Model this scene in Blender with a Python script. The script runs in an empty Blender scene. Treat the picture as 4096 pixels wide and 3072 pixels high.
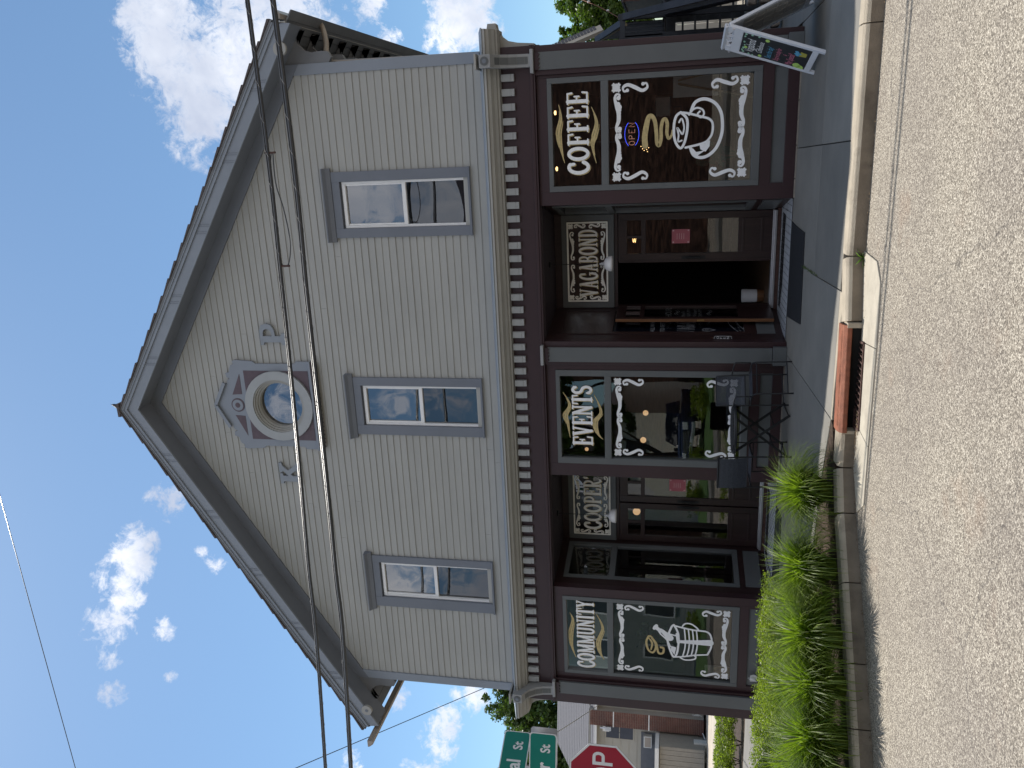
import bpy, bmesh, math, random
from math import sin, cos, pi, radians, sqrt, atan2
from mathutils import Vector, Matrix
random.seed(7)
SC = bpy.context.scene
COL = SC.collection

# ---------------------------------------------------------------- camera
F_PX, YAW, PITCH, ROLL = 3175.81, 0.300298, 0.200253, 0.0140727
CAMPOS = Vector((2.63979, -10.15942, 1.36742))
fw = Vector((-sin(YAW)*cos(PITCH), cos(YAW)*cos(PITCH), sin(PITCH)))
rt0 = Vector((cos(YAW), sin(YAW), 0)); up0 = rt0.cross(fw)
rt = rt0*cos(ROLL) + up0*sin(ROLL); up = -rt0*sin(ROLL) + up0*cos(ROLL)
cam_d = bpy.data.cameras.new('camera'); cam = bpy.data.objects.new('camera', cam_d); COL.objects.link(cam)
ax, ay, az = -up, rt, -fw                      # the phone was held sideways: picture right = down
cam.matrix_world = Matrix(((ax.x, ay.x, az.x, CAMPOS.x), (ax.y, ay.y, az.y, CAMPOS.y), (ax.z, ay.z, az.z, CAMPOS.z), (0, 0, 0, 1)))
cam_d.sensor_fit = 'HORIZONTAL'; cam_d.sensor_width = 36; cam_d.lens = F_PX/4096*36
cam_d.clip_start = 0.05; cam_d.clip_end = 1000
SC.camera = cam

def pixdir(px, py):
    U = 3072-py; V = px
    d = fw + rt*((U-1536)/F_PX) - up*((V-2048)/F_PX)
    return d.normalized()

# ---------------------------------------------------------------- sun and sky
SUN = Vector((-0.345, 0.275, 1.0)).normalized()
sun_el = math.asin(SUN.z); sun_az = atan2(SUN.x, SUN.y)
sd = bpy.data.lights.new('sun', 'SUN'); sd.energy = 5.0; sd.angle = radians(0.53); sd.color = (1.0, 0.95, 0.87)
so = bpy.data.objects.new('sun', sd); COL.objects.link(so)
so.rotation_euler = SUN.to_track_quat('Z', 'Y').to_euler(); so.location = (0, 0, 40)
world = bpy.data.worlds.new('World'); SC.world = world; world.use_nodes = True
SC.view_settings.view_transform = 'Standard'; SC.view_settings.look = 'None'
SC.view_settings.gamma = 1; SC.view_settings.use_curve_mapping = False
SC.view_settings.exposure = 0.26
SC.cycles.max_bounces = 8; SC.cycles.transparent_max_bounces = 24; SC.cycles.glossy_bounces = 4
SC.cycles.sample_clamp_indirect = 6

class NT:
    """small helper to write node graphs"""
    def __init__(s, tree): s.t = tree; s.n = tree.nodes; s.l = tree.links
    def add(s, typ, **kw):
        nd = s.n.new(typ)
        for k, v in kw.items():
            if k.startswith('i_'):
                nd.inputs[k[2:].replace('_', ' ')].default_value = v
            else: setattr(nd, k, v)
        return nd
    def link(s, a, b): s.l.new(a, b)
    def math(s, op, a, b=None, c=None, clamp=False):
        nd = s.n.new('ShaderNodeMath'); nd.operation = op; nd.use_clamp = clamp
        for i, v in enumerate((a, b, c)):
            if v is None: continue
            if hasattr(v, 'is_output'): s.l.new(v, nd.inputs[i])
            else: nd.inputs[i].default_value = v
        return nd.outputs[0]
    def mix(s, fac, a, b, blend='MIX'):
        nd = s.n.new('ShaderNodeMix'); nd.data_type = 'RGBA'; nd.blend_type = blend
        for sock, v in ((nd.inputs[0], fac), (nd.inputs[6], a), (nd.inputs[7], b)):
            if hasattr(v, 'is_output'): s.l.new(v, sock)
            elif isinstance(v, (int, float)): sock.default_value = v
            else: sock.default_value = (*v, 1) if len(v) == 3 else v
        return nd.outputs[2]
    def noise(s, vec, scale, detail=3, rough=0.5, dist=0.0):
        nd = s.n.new('ShaderNodeTexNoise'); nd.inputs['Scale'].default_value = scale
        nd.inputs['Detail'].default_value = detail; nd.inputs['Roughness'].default_value = rough
        nd.inputs['Distortion'].default_value = dist
        if vec is not None: s.l.new(vec, nd.inputs['Vector'])
        return nd.outputs['Fac']
    def ramp(s, fac, stops):
        nd = s.n.new('ShaderNodeValToRGB'); cr = nd.color_ramp
        while len(cr.elements) < len(stops): cr.elements.new(0.5)
        for e, (p, c) in zip(cr.elements, stops):
            e.position = p; e.color = (*c, 1) if not isinstance(c, (int, float)) else (c, c, c, 1)
        s.l.new(fac, nd.inputs[0]); return nd.outputs[0]

# world: Nishita sky with cumulus clouds placed by direction
w = NT(world.node_tree); w.n.clear()
sky = w.add('ShaderNodeTexSky'); sky.sky_type = 'NISHITA'; sky.sun_disc = False
sky.sun_elevation = sun_el; sky.sun_rotation = sun_az; sky.altitude = 150; sky.air_density = 1.0; sky.dust_density = 0.6; sky.ozone_density = 1.6
tc = w.add('ShaderNodeTexCoord')
nrm = w.add('ShaderNodeVectorMath', operation='NORMALIZE'); w.link(tc.outputs['Generated'], nrm.inputs[0]); D = nrm.outputs[0]
BL = [(760,170,215),(900,330,215),(720,50,190),(980,130,235),(1150,10,170),(830,470,150),(880,590,85),(835,655,55),(640,230,110),(1050,260,130),
      (1860,60,120),(1790,130,90),(1760,175,60),(1490,30,60),(1555,150,42),
      (430,2500,85),(520,2250,75),(560,2165,62),(655,2010,75),(710,1965,48),(455,2340,60),(440,2640,40),(450,2775,48),(650,2520,40),(690,2705,26),(870,2265,48),(805,2205,26),(480,2410,60),
      (1730,2960,72),(1790,2860,52),(1765,2905,55),(1835,2785,36),(1890,2780,60),(1585,2790,44),(1735,3030,80),(1410,3044,45),(1545,2720,34),(1880,2740,44),(1660,3060,60)]
acc = None
for px, py, r in BL:
    c = pixdir(px, py); ang = r/F_PX*(1.18 if r > 95 else 1.36)
    dt = w.add('ShaderNodeVectorMath', operation='DOT_PRODUCT'); w.link(D, dt.inputs[0]); dt.inputs[1].default_value = c
    g = w.math('MULTIPLY_ADD', dt.outputs['Value'], 2/ang**2, 1-2/ang**2)      # 1 at centre, 0 at the rim, negative beyond
    if r < 95: g = w.math('MULTIPLY_ADD', g, 1.05, -0.42)
    acc = g if acc is None else w.math('SMOOTH_MAX', acc, g, 0.35)
# clouds of the sky behind the camera, seen in the panes: a loose field
fld = w.noise(D, 2.3, 4, 0.55)
sep = w.add('ShaderNodeSeparateXYZ'); w.link(D, sep.inputs[0])
back = w.math('MULTIPLY_ADD', sep.outputs['Y'], -5.0, -0.3, clamp=True)
fieldv = w.math('MULTIPLY_ADD', fld, 9.0, -3.6)
fieldv = w.math('MULTIPLY_ADD', back, 6.0, w.math('SUBTRACT', fieldv, 6.0))
acc = w.math('MAXIMUM', acc, fieldv)
acc = w.math('MAXIMUM', acc, -1.5)
n1 = w.noise(D, 13, 9, 0.62, 0.35); n2 = w.noise(D, 34, 7, 0.65, 0.6)
edge = w.math('MULTIPLY_ADD', n1, 3.2, -1.62); edge = w.math('ADD', edge, w.math('MULTIPLY_ADD', n2, 2.6, -1.35)); edge = w.math('ADD', edge, w.math('MULTIPLY_ADD', w.noise(D, 90, 5, 0.7, 0.8), 1.4, -0.7))
dens = w.math('ADD', acc, edge)
mask = w.ramp(dens, [(0.0, 0.0), (0.25, 0.28), (0.6, 0.82), (1.0, 1.0)])
core = w.noise(D, 7.5, 5, 0.55, 0.4)
shade = w.ramp(w.math('ADD', w.math('MULTIPLY', core, 1.0), w.math('MULTIPLY', n1, 0.25)), [(0.48, (0.98, 0.98, 1.0)), (0.66, (0.66, 0.70, 0.78)), (0.80, (0.50, 0.55, 0.66))])
cl_str = w.mix(1.0, shade, (8.6, 8.7, 9.0), 'MULTIPLY')
# sky colour tinted evenly, a little less red
skyc = w.mix(1.0, sky.outputs[0], (0.93, 1.10, 1.12), 'MULTIPLY')
wmix = w.mix(mask, skyc, cl_str)
bg = w.add('ShaderNodeBackground'); bg.inputs['Strength'].default_value = 0.115
w.link(wmix, bg.inputs['Color']); wo = w.add('ShaderNodeOutputWorld'); w.link(bg.outputs[0], wo.inputs[0])

# ---------------------------------------------------------------- materials
MATS = {}
def mat(name, col, rough=0.6, var=0.08, scale=6.0, bump=0.0, bscale=60.0, metal=0.0, spec=0.4, dirt=None, stretch=None, detail=4):
    if name in MATS: return MATS[name]
    m = bpy.data.materials.new(name); m.use_nodes = True; t = NT(m.node_tree); b = t.n['Principled BSDF']
    tcn = t.add('ShaderNodeTexCoord'); vec = tcn.outputs['Object']
    if stretch:
        mp = t.add('ShaderNodeMapping'); mp.inputs['Scale'].default_value = stretch; t.link(vec, mp.inputs[0]); vec = mp.outputs[0]
    n = t.noise(vec, scale, detail, 0.6)
    lo = tuple(max(0, c*(1-var)) for c in col); hi = tuple(min(1, c*(1+var)) for c in col)
    c = t.ramp(n, [(0.3, lo), (0.7, hi)])
    if dirt:
        dcol, dsc, dlo, dhi = dirt
        dn = t.noise(vec, dsc, 5, 0.65)
        f = t.ramp(dn, [(dlo, 0.0), (dhi, 1.0)]); c = t.mix(f, c, dcol)
    t.link(c, b.inputs['Base Color'])
    b.inputs['Roughness'].default_value = rough; b.inputs['Metallic'].default_value = metal
    b.inputs['Specular IOR Level'].default_value = spec
    if bump:
        bn = t.noise(vec, bscale, 4, 0.6); bp = t.add('ShaderNodeBump'); bp.inputs['Strength'].default_value = bump
        bp.inputs['Distance'].default_value = 0.01; t.link(bn, bp.inputs['Height']); t.link(bp.outputs[0], b.inputs['Normal'])
    MATS[name] = m; return m
def emis(name, col, s):
    m = bpy.data.materials.new(name); m.use_nodes = True; t = NT(m.node_tree); b = t.n['Principled BSDF']
    b.inputs['Base Color'].default_value = (*col, 1); b.inputs['Emission Color'].default_value = (*col, 1); b.inputs['Emission Strength'].default_value = s
    MATS[name] = m; return m

SIDING = mat('siding_paint', (0.345, 0.342, 0.322), 0.55, 0.07, 1.1, 0.25, 45, dirt=((0.33, 0.325, 0.30), 2.2, 0.56, 0.80), stretch=(1, 1, 2.5))
TRIM = mat('slate_trim_paint', (0.225, 0.25, 0.29), 0.5, 0.06, 2.0, 0.1, 50)
CASING = mat('window_casing_paint', (0.155, 0.17, 0.20), 0.5, 0.06, 2.0, 0.1, 50)
WARM = mat('warm_grey_trim_paint', (0.33, 0.325, 0.305), 0.5, 0.06, 3.0, 0.1, 40, dirt=((0.28, 0.26, 0.22), 3.0, 0.6, 0.85))
DENT = mat('dentil_paint', (0.34, 0.35, 0.355), 0.5, 0.07, 3.0)
MAROON = mat('maroon_paint', (0.033, 0.0140, 0.0170), 0.42, 0.12, 2.5, 0.08, 40, spec=0.5)
SHOP = mat('shopfront_grey_paint', (0.098, 0.104, 0.106), 0.42, 0.07, 2.5, 0.06, 50, spec=0.5)
DARKWOOD = mat('dark_brown_wood', (0.026, 0.013, 0.013), 0.35, 0.3, 3.0, 0.1, 30, spec=0.5, stretch=(6, 6, 0.6))
OAK = mat('oak_edge_wood', (0.16, 0.075, 0.035), 0.35, 0.3, 3.0, stretch=(8, 8, 0.7))
WHITEV = mat('white_vinyl', (0.78, 0.78, 0.78), 0.35, 0.03)
WHITEP = mat('white_painted_lettering', (0.78, 0.78, 0.78), 0.6, 0.06, 18)
CREAM = mat('cream_painted_lettering', (0.86, 0.83, 0.76), 0.6, 0.06, 18)
GOLD = mat('gold_painted_lettering', (0.46, 0.36, 0.17), 0.55, 0.18, 30)
BLACKM = mat('black_metal', (0.018, 0.018, 0.02), 0.4, 0.1, 5, metal=0.3)
MESHM = mat('dark_mesh_fabric', (0.03, 0.034, 0.045), 0.6, 0.3, 60)
RUBBER = mat('black_rubber', (0.014, 0.015, 0.018), 0.75, 0.2, 40, 0.4, 200)
ALU = mat('aluminium', (0.5, 0.5, 0.52), 0.35, 0.08, 10, metal=0.8)
ROOFM = mat('asphalt_shingle', (0.10, 0.085, 0.085), 0.9, 0.3, 40, 0.5, 120)
GUTTER = mat('gutter_metal', (0.30, 0.255, 0.215), 0.4, 0.06, 4)
SOFFIT = mat('soffit_paint', (0.15, 0.155, 0.165), 0.6, 0.1, 3, 0.2, 30)
RUST = mat('rusty_iron', (0.21, 0.068, 0.034), 0.75, 0.28, 14, 0.5, 90, dirt=((0.26, 0.10, 0.055), 8, 0.5, 0.75))
DARKIRON = mat('dark_iron', (0.07, 0.035, 0.028), 0.7, 0.3, 20)
CURBM = mat('curb_concrete', (0.36, 0.31, 0.24), 0.85, 0.14, 5, 0.6, 110, dirt=((0.20, 0.17, 0.13), 4, 0.56, 0.8))
FAINT = mat('faint_white_lettering', (0.30, 0.31, 0.33), 0.6, 0.06, 18)
CURBF = mat('shaded_stained_curb_face', (0.19, 0.155, 0.115), 0.9, 0.2, 5, 0.6, 110, dirt=((0.08, 0.065, 0.05), 3, 0.5, 0.8))  # upright curb faces: shade put into the base colour, dirt blotches over it
APRON = mat('gutter_concrete', (0.41, 0.37, 0.30), 0.85, 0.12, 4, 0.5, 140, dirt=((0.27, 0.235, 0.19), 3, 0.5, 0.85))
SOIL = mat('mulch_soil', (0.05, 0.032, 0.022), 0.95, 0.4, 30, 1.0, 60)
STONE = mat('foundation_stone', (0.22, 0.19, 0.16), 0.9, 0.25, 8, 0.8, 40)
CABLEM = mat('cable_sheath', (0.028, 0.03, 0.034), 0.32, 0.2, 8, spec=0.6)
STEELW = mat('steel_strand', (0.14, 0.14, 0.15), 0.6, 0.1, 20, metal=0.2)
DECKW = mat('weathered_dark_deck_wood', (0.05, 0.055, 0.065), 0.7, 0.25, 4, 0.2, 30)
NEWW = mat('raw_timber', (0.33, 0.25, 0.15), 0.7, 0.2, 5)
BROWNW = mat('brown_plank_wood', (0.10, 0.045, 0.035), 0.7, 0.3, 3, stretch=(1, 1, 6))
FENCEW = mat('white_fence_paint', (0.75, 0.70, 0.60), 0.6, 0.06)
BARK = mat('bark', (0.06, 0.045, 0.035), 0.9, 0.3, 10, 0.8, 20)
CLAP = mat('beige_clapboard', (0.33, 0.31, 0.27), 0.6, 0.06, 2)
BRICKM = mat('red_brick', (0.13, 0.06, 0.048), 0.85, 0.3, 5, 0.4, 30, dirt=((0.09, 0.05, 0.045), 1.4, 0.45, 0.75))
MORTAR = mat('mortar', (0.28, 0.25, 0.22), 0.9, 0.1, 20)
GREYROOF = mat('grey_shingles', (0.125, 0.125, 0.14), 0.9, 0.22, 8, stretch=(1.2, 1.2, 14))
GREENS = mat('sign_green', (0.0, 0.17, 0.13), 0.45, 0.08, 3)
REDS = mat('sign_red', (0.30, 0.012, 0.03), 0.45, 0.08, 3)
REFLW = mat('sign_white_sheeting', (0.66, 0.66, 0.66), 0.4, 0.05, 5)
BOARD = mat('chalkboard', (0.02, 0.022, 0.025), 0.6, 0.2, 6)
PLAST = mat('white_plastic', (0.62, 0.63, 0.66), 0.4, 0.06, 6)
PLASTD = mat('white_plastic_inside', (0.42, 0.40, 0.37), 0.5, 0.06, 6)
PINK = mat('pink_paper', (0.42, 0.12, 0.14), 0.7, 0.06, 12)
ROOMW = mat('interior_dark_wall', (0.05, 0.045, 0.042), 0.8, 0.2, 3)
ROOMF = mat('interior_floor', (0.10, 0.06, 0.035), 0.5, 0.3, 3, stretch=(8, 1, 1))
PAPER = mat('pale_paper', (0.5, 0.48, 0.44), 0.7, 0.08, 10)
CLOTH = mat('white_cloth', (0.55, 0.54, 0.52), 0.8, 0.08, 10)
OCTP = mat('maroon_lattice_paint', (0.10, 0.073, 0.088), 0.6, 0.12, 12)
LETT = mat('gable_letter_paint', (0.24, 0.265, 0.30), 0.5, 0.05)
OPAL = mat('white_enamel_shade', (0.66, 0.65, 0.66), 0.25, 0.03)
MATC = {c: mat('chalk_'+c, v, 0.7, 0.05, 20) for c, v in dict(white=(0.75, 0.75, 0.75), blue=(0.10, 0.33, 0.50), pink=(0.60, 0.18, 0.26), lime=(0.42, 0.62, 0.14), mint=(0.30, 0.50, 0.36), gold=(0.38, 0.34, 0.06)).items()}
ACW = mat('ac_white', (0.55, 0.55, 0.53), 0.5, 0.04)

def leafmat(name, c1, c2, trans=0.35, rough=0.45, gloss=0.4):
    m = bpy.data.materials.new(name); m.use_nodes = True; t = NT(m.node_tree); b = t.n['Principled BSDF']
    tcn = t.add('ShaderNodeTexCoord'); gi = t.add('ShaderNodeNewGeometry')
    c = t.mix(gi.outputs['Random Per Island'], c1, c2)
    n = t.noise(tcn.outputs['Object'], 2.5, 3); c = t.mix(t.math('MULTIPLY', n, 0.5), c, tuple(x*0.6 for x in c1))
    t.link(c, b.inputs['Base Color']); b.inputs['Roughness'].default_value = rough; b.inputs['Specular IOR Level'].default_value = gloss
    tr = t.add('ShaderNodeBsdfTranslucent'); cc = t.mix(1.0, c, (1.5, 1.7, 0.6), 'MULTIPLY'); t.link(cc, tr.inputs[0])
    ms = t.add('ShaderNodeMixShader'); ms.inputs[0].default_value = trans
    t.link(b.outputs[0], ms.inputs[1]); t.link(tr.outputs[0], ms.inputs[2]); t.link(ms.outputs[0], t.n['Material Output'].inputs[0])
    MATS[name] = m; return m
TREEL = leafmat('tree_leaves', (0.045, 0.085, 0.02), (0.10, 0.15, 0.035), 0.35)
TREER = leafmat('maple_leaves', (0.05, 0.10, 0.018), (0.13, 0.19, 0.035), 0.4)
SHRUBL = leafmat('boxwood_leaves', (0.12, 0.175, 0.02), (0.32, 0.37, 0.07), 0.5, 0.42, 0.4)
GRASSL = leafmat('grass_blades', (0.065, 0.115, 0.012), (0.23, 0.30, 0.045), 0.48, 0.48, 0.35)
WEEDL = leafmat('weed_leaves', (0.10, 0.20, 0.05), (0.20, 0.32, 0.09), 0.3)

def glass(name, refl=1.0, tint=(0.9, 0.92, 0.92), base=0.0, rough=0.0, wav=0.0):
    m = bpy.data.materials.new(name); m.use_nodes = True; t = NT(m.node_tree); t.n.remove(t.n['Principled BSDF'])
    fr = t.add('ShaderNodeFresnel'); fr.inputs['IOR'].default_value = 1.62
    f = t.math('MULTIPLY_ADD', fr.outputs[0], refl, base, clamp=True)
    tr = t.add('ShaderNodeBsdfTransparent'); tr.inputs[0].default_value = (*tint, 1)
    gl = t.add('ShaderNodeBsdfGlossy'); gl.inputs['Roughness'].default_value = rough
    if wav:
        tcn = t.add('ShaderNodeTexCoord'); n = t.noise(tcn.outputs['Object'], 1.6, 1); bp = t.add('ShaderNodeBump')
        bp.inputs['Strength'].default_value = wav; bp.inputs['Distance'].default_value = 0.05; t.link(n, bp.inputs['Height']); t.link(bp.outputs[0], gl.inputs['Normal'])
    ms = t.add('ShaderNodeMixShader'); t.link(f, ms.inputs[0]); t.link(tr.outputs[0], ms.inputs[1]); t.link(gl.outputs[0], ms.inputs[2])
    t.link(ms.outputs[0], t.n['Material Output'].inputs[0]); MATS[name] = m; return m
GLASS = glass('shop_glass', 1.5, (0.85, 0.88, 0.88), 0.03, 0.0, 0.025)
GLASSU = glass('upper_window_glass', 1.6, (0.5, 0.52, 0.54), 0.20, 0.0, 0.07)
GLASSS = glass('upper_window_screened_glass', 1.0, (0.35, 0.36, 0.38), 0.09, 0.0, 0.12)

# ground materials
def roadmat():
    m = bpy.data.materials.new('exposed_aggregate_asphalt'); m.use_nodes = True; t = NT(m.node_tree); b = t.n['Principled BSDF']
    vec = t.add('ShaderNodeTexCoord').outputs['Object']
    v = t.add('ShaderNodeTexVoronoi'); v.inputs['Scale'].default_value = 120; t.link(vec, v.inputs['Vector'])
    v2 = t.add('ShaderNodeTexVoronoi'); v2.inputs['Scale'].default_value = 210; t.link(vec, v2.inputs['Vector'])
    sp = t.add('ShaderNodeSeparateColor'); t.link(v.outputs['Color'], sp.inputs[0])
    sp2 = t.add('ShaderNodeSeparateColor'); t.link(v2.outputs['Color'], sp2.inputs[0])
    r = t.math('ADD', t.math('MULTIPLY', sp.outputs[0], 0.55), t.math('MULTIPLY', sp2.outputs[1], 0.45))
    c = t.ramp(r, [(0.12, (0.085, 0.074, 0.06)), (0.34, (0.165, 0.142, 0.112)), (0.52, (0.265, 0.232, 0.185)), (0.68, (0.35, 0.31, 0.25)), (0.86, (0.58, 0.53, 0.44))])
    big = t.noise(vec, 0.9, 5, 0.6); c = t.mix(t.ramp(big, [(0.35, 0.0), (0.7, 0.35)]), c, (0.12, 0.10, 0.095), 'MIX')
    st = t.noise(vec, 3.1, 5, 0.7, 0.8); c = t.mix(t.ramp(st, [(0.64, 0.0), (0.76, 0.5)]), c, (0.10, 0.07, 0.055))
    ru = t.noise(vec, 2.0, 4, 0.6); c = t.mix(t.ramp(ru, [(0.62, 0.0), (0.75, 0.16)]), c, (0.26, 0.14, 0.08))
    # cracks
    n = t.add('ShaderNodeTexNoise'); n.inputs['Scale'].default_value = 3.0; n.inputs['Detail'].default_value = 5; t.link(vec, n.inputs['Vector'])
    va = t.add('ShaderNodeVectorMath', operation='MULTIPLY_ADD'); t.link(n.outputs['Color'], va.inputs[0]); va.inputs[1].default_value = (0.35, 0.35, 0.35); t.link(vec, va.inputs[2])
    vc = t.add('ShaderNodeTexVoronoi'); vc.feature = 'DISTANCE_TO_EDGE'; vc.inputs['Scale'].default_value = 0.42; t.link(va.outputs[0], vc.inputs['Vector'])
    c = t.mix(t.ramp(vc.outputs['Distance'], [(0.0, 0.5), (0.003, 0.0)]), c, (0.05, 0.045, 0.045))
    t.link(c, b.inputs['Base Color']); b.inputs['Roughness'].default_value = 0.85; b.inputs['Specular IOR Level'].default_value = 0.3
    bp = t.add('ShaderNodeBump'); bp.inputs['Strength'].default_value = 0.55; bp.inputs['Distance'].default_value = 0.006
    t.link(v.outputs['Distance'], bp.inputs['Height']); bp.invert = True; t.link(bp.outputs[0], b.inputs['Normal']); return m
ROAD = roadmat()
def slabmat():
    m = bpy.data.materials.new('sidewalk_concrete'); m.use_nodes = True; t = NT(m.node_tree); b = t.n['Principled BSDF']
    tcn = t.add('ShaderNodeTexCoord'); vec = tcn.outputs['Object']
    oi = t.add('ShaderNodeObjectInfo')
    n = t.noise(vec, 1.3, 6, 0.65); mp = t.add('ShaderNodeMapping'); mp.inputs['Scale'].default_value = (1.0, 16, 1); t.link(vec, mp.inputs[0]); n2 = t.noise(mp.outputs[0], 2.2, 4, 0.6)
    c = t.ramp(n, [(0.3, (0.15, 0.142, 0.125)), (0.7, (0.21, 0.197, 0.172))]); c = t.mix(t.ramp(n2, [(0.4, 0.0), (0.75, 0.3)]), c, (0.15, 0.147, 0.14))
    c = t.mix(1.0, c, t.ramp(oi.outputs['Random'], [(0.0, 0.86), (1.0, 1.08)]), 'MULTIPLY')
    st = t.noise(vec, 9, 3, 0.5); c = t.mix(t.ramp(st, [(0.70, 0.0), (0.76, 0.5)]), c, (0.14, 0.135, 0.13))
    t.link(c, b.inputs['Base Color']); b.inputs['Roughness'].default_value = 0.85
    bp = t.add('ShaderNodeBump'); bp.inputs['Strength'].default_value = 0.3; bp.inputs['Distance'].default_value = 0.004; t.link(t.noise(vec, 150, 3), bp.inputs['Height']); t.link(bp.outputs[0], b.inputs['Normal']); return m
SLAB = slabmat()

# ---------------------------------------------------------------- mesh helpers
class MB:
    def __init__(s): s.v = []; s.f = []
    def quad(s, *p):
        i = len(s.v); s.v += [tuple(q) for q in p]; s.f.append(tuple(range(i, i+len(p))))
    def box(s, x0, x1, y0, y1, z0, z1):
        i = len(s.v)
        s.v += [(x, y, z) for z in (z0, z1) for y in (y0, y1) for x in (x0, x1)]
        s.f += [tuple(i+k for k in q) for q in ((0, 2, 3, 1), (4, 5, 7, 6), (0, 1, 5, 4), (2, 6, 7, 3), (0, 4, 6, 2), (1, 3, 7, 5))]
        return s
    def bar(s, a, b, w_, h_=None, roll=(0, 0, 1)):
        """square bar from a to b"""
        h_ = h_ or w_; a = Vector(a); b = Vector(b); d = (b-a).normalized(); r = Vector(roll)
        if abs(d.dot(r)) > 0.98: r = Vector((1, 0, 0))
        x = d.cross(r).normalized()*w_/2; y = x.normalized().cross(d).normalized()*h_/2
        i = len(s.v); s.v += [tuple(p+sx*x+sy*y) for p in (a, b) for sx, sy in ((-1, -1), (1, -1), (1, 1), (-1, 1))]
        s.f += [tuple(i+k for k in q) for q in ((0, 3, 2, 1), (4, 5, 6, 7), (0, 1, 5, 4), (1, 2, 6, 5), (2, 3, 7, 6), (3, 0, 4, 7))]
        return s
    def tube(s, pts, r, n=8, closed=False):
        P = [Vector(p) for p in pts]; m = len(P); rings = []
        for k in range(m):
            a = P[(k-1) % m] if (closed or k) else P[0]; b = P[(k+1) % m] if (closed or k < m-1) else P[-1]
            d = (b-a).normalized(); rf = Vector((0, 0, 1)) if abs(d.z) < 0.9 else Vector((1, 0, 0))
            x = d.cross(rf).normalized(); y = x.cross(d).normalized(); rr = r[k] if isinstance(r, (list, tuple)) else r
            i = len(s.v); s.v += [tuple(P[k]+x*rr*cos(2*pi*j/n)+y*rr*sin(2*pi*j/n)) for j in range(n)]; rings.append(i)
        K = m if closed else m-1
        for k in range(K):
            a, b = rings[k], rings[(k+1) % m]
            for j in range(n): s.f.append((a+j, a+(j+1) % n, b+(j+1) % n, b+j))
        if not closed:
            s.f.append(tuple(rings[0]+j for j in range(n))[::-1]); s.f.append(tuple(rings[-1]+j for j in range(n)))
        return s
    def prism(s, poly, axis, a, b):
        """closed outline extruded from a to b; poly in the two other axes (x,z for axis 'y', y,z for 'x', x,y for 'z')"""
        def P(p, t): return (t, p[0], p[1]) if axis == 'x' else (p[0], t, p[1]) if axis == 'y' else (p[0], p[1], t)
        n = len(poly); i = len(s.v); s.v += [P(p, a) for p in poly]+[P(p, b) for p in poly]
        s.f.append(tuple(range(i, i+n))); s.f.append(tuple(range(i+2*n-1, i+n-1, -1)))
        for k in range(n): s.f.append((i+k, i+n+k, i+n+(k+1) % n, i+(k+1) % n))
        return s
    def disc(s, c, r, n=20, axis='y', thick=0.01):
        cx, cy, cz = c
        if axis == 'y': return s.prism([(cx+r*cos(2*pi*k/n), cz+r*sin(2*pi*k/n)) for k in range(n)], 'y', cy, cy+thick)
        if axis == 'z': return s.prism([(cx+r*cos(2*pi*k/n), cy+r*sin(2*pi*k/n)) for k in range(n)], 'z', cz, cz+thick)
        return s.prism([(cy+r*cos(2*pi*k/n), cz+r*sin(2*pi*k/n)) for k in range(n)], 'x', cx, cx+thick)
    def lathe(s, prof, c=(0, 0, 0), n=20):
        i = len(s.v)
        for r, z_ in prof: s.v += [(c[0]+r*cos(2*pi*k/n), c[1]+r*sin(2*pi*k/n), c[2]+z_) for k in range(n)]
        for a in range(len(prof)-1):
            for k in range(n): s.f.append((i+a*n+k, i+a*n+(k+1) % n, i+(a+1)*n+(k+1) % n, i+(a+1)*n+k))
        return s
    def xf(s, M):
        s.v = [tuple(M @ Vector(p)) for p in s.v]; return s
    def build(s, name, m, parent=None, smooth=False, bevel=0.0, loc=None):
        me = bpy.data.meshes.new(name); me.from_pydata(s.v, [], s.f)
        bm = bmesh.new(); bm.from_mesh(me); bmesh.ops.recalc_face_normals(bm, faces=bm.faces)
        bm.to_mesh(me); bm.free()
        if smooth: me.polygons.foreach_set('use_smooth', [True]*len(me.polygons))
        for mm in (m if isinstance(m, (list, tuple)) else [m]): me.materials.append(mm)
        o = bpy.data.objects.new(name, me); COL.objects.link(o)
        if bevel:
            md = o.modifiers.new('bevel', 'BEVEL'); md.width = bevel; md.segments = 2; md.limit_method = 'ANGLE'
        if parent is not None: o.parent = parent; o.matrix_parent_inverse = Matrix.Translation(-world_loc(parent)) if False else Matrix.Identity(4)
        if loc: o.location = loc
        return o
def world_loc(o): return o.location
def tag(o, label=None, cat=None, group=None, kind=None):
    if label: o['label'] = label
    if cat: o['category'] = cat
    if group: o['group'] = group
    if kind: o['kind'] = kind
    return o
def thing(name, label, cat, loc=(0, 0, 0), rz=0.0, group=None):
    o = bpy.data.objects.new(name, None); COL.objects.link(o); o.location = loc; o.rotation_euler = (0, 0, rz); o.empty_display_size = 0.2
    return tag(o, label, cat, group)
def B(name, m, parent, *boxes, bevel=0.0):
    b = MB()
    for q in boxes: b.box(*q)
    return b.build(name, m, parent, bevel=bevel)
def Bs(name, m, parent, *boxes, bevel=0.0):
    for q in boxes: B(name, m, parent, q, bevel=bevel)
def copytree(root, loc=None, rz=None):
    r = root.copy(); COL.objects.link(r)
    if loc is not None: r.location = loc
    if rz is not None: r.rotation_euler = (0, 0, rz)
    for ch in list(root.children):
        c = ch.copy(); COL.objects.link(c); c.parent = r
        for g in list(ch.children):
            d = g.copy(); COL.objects.link(d); d.parent = c
    return r
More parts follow.
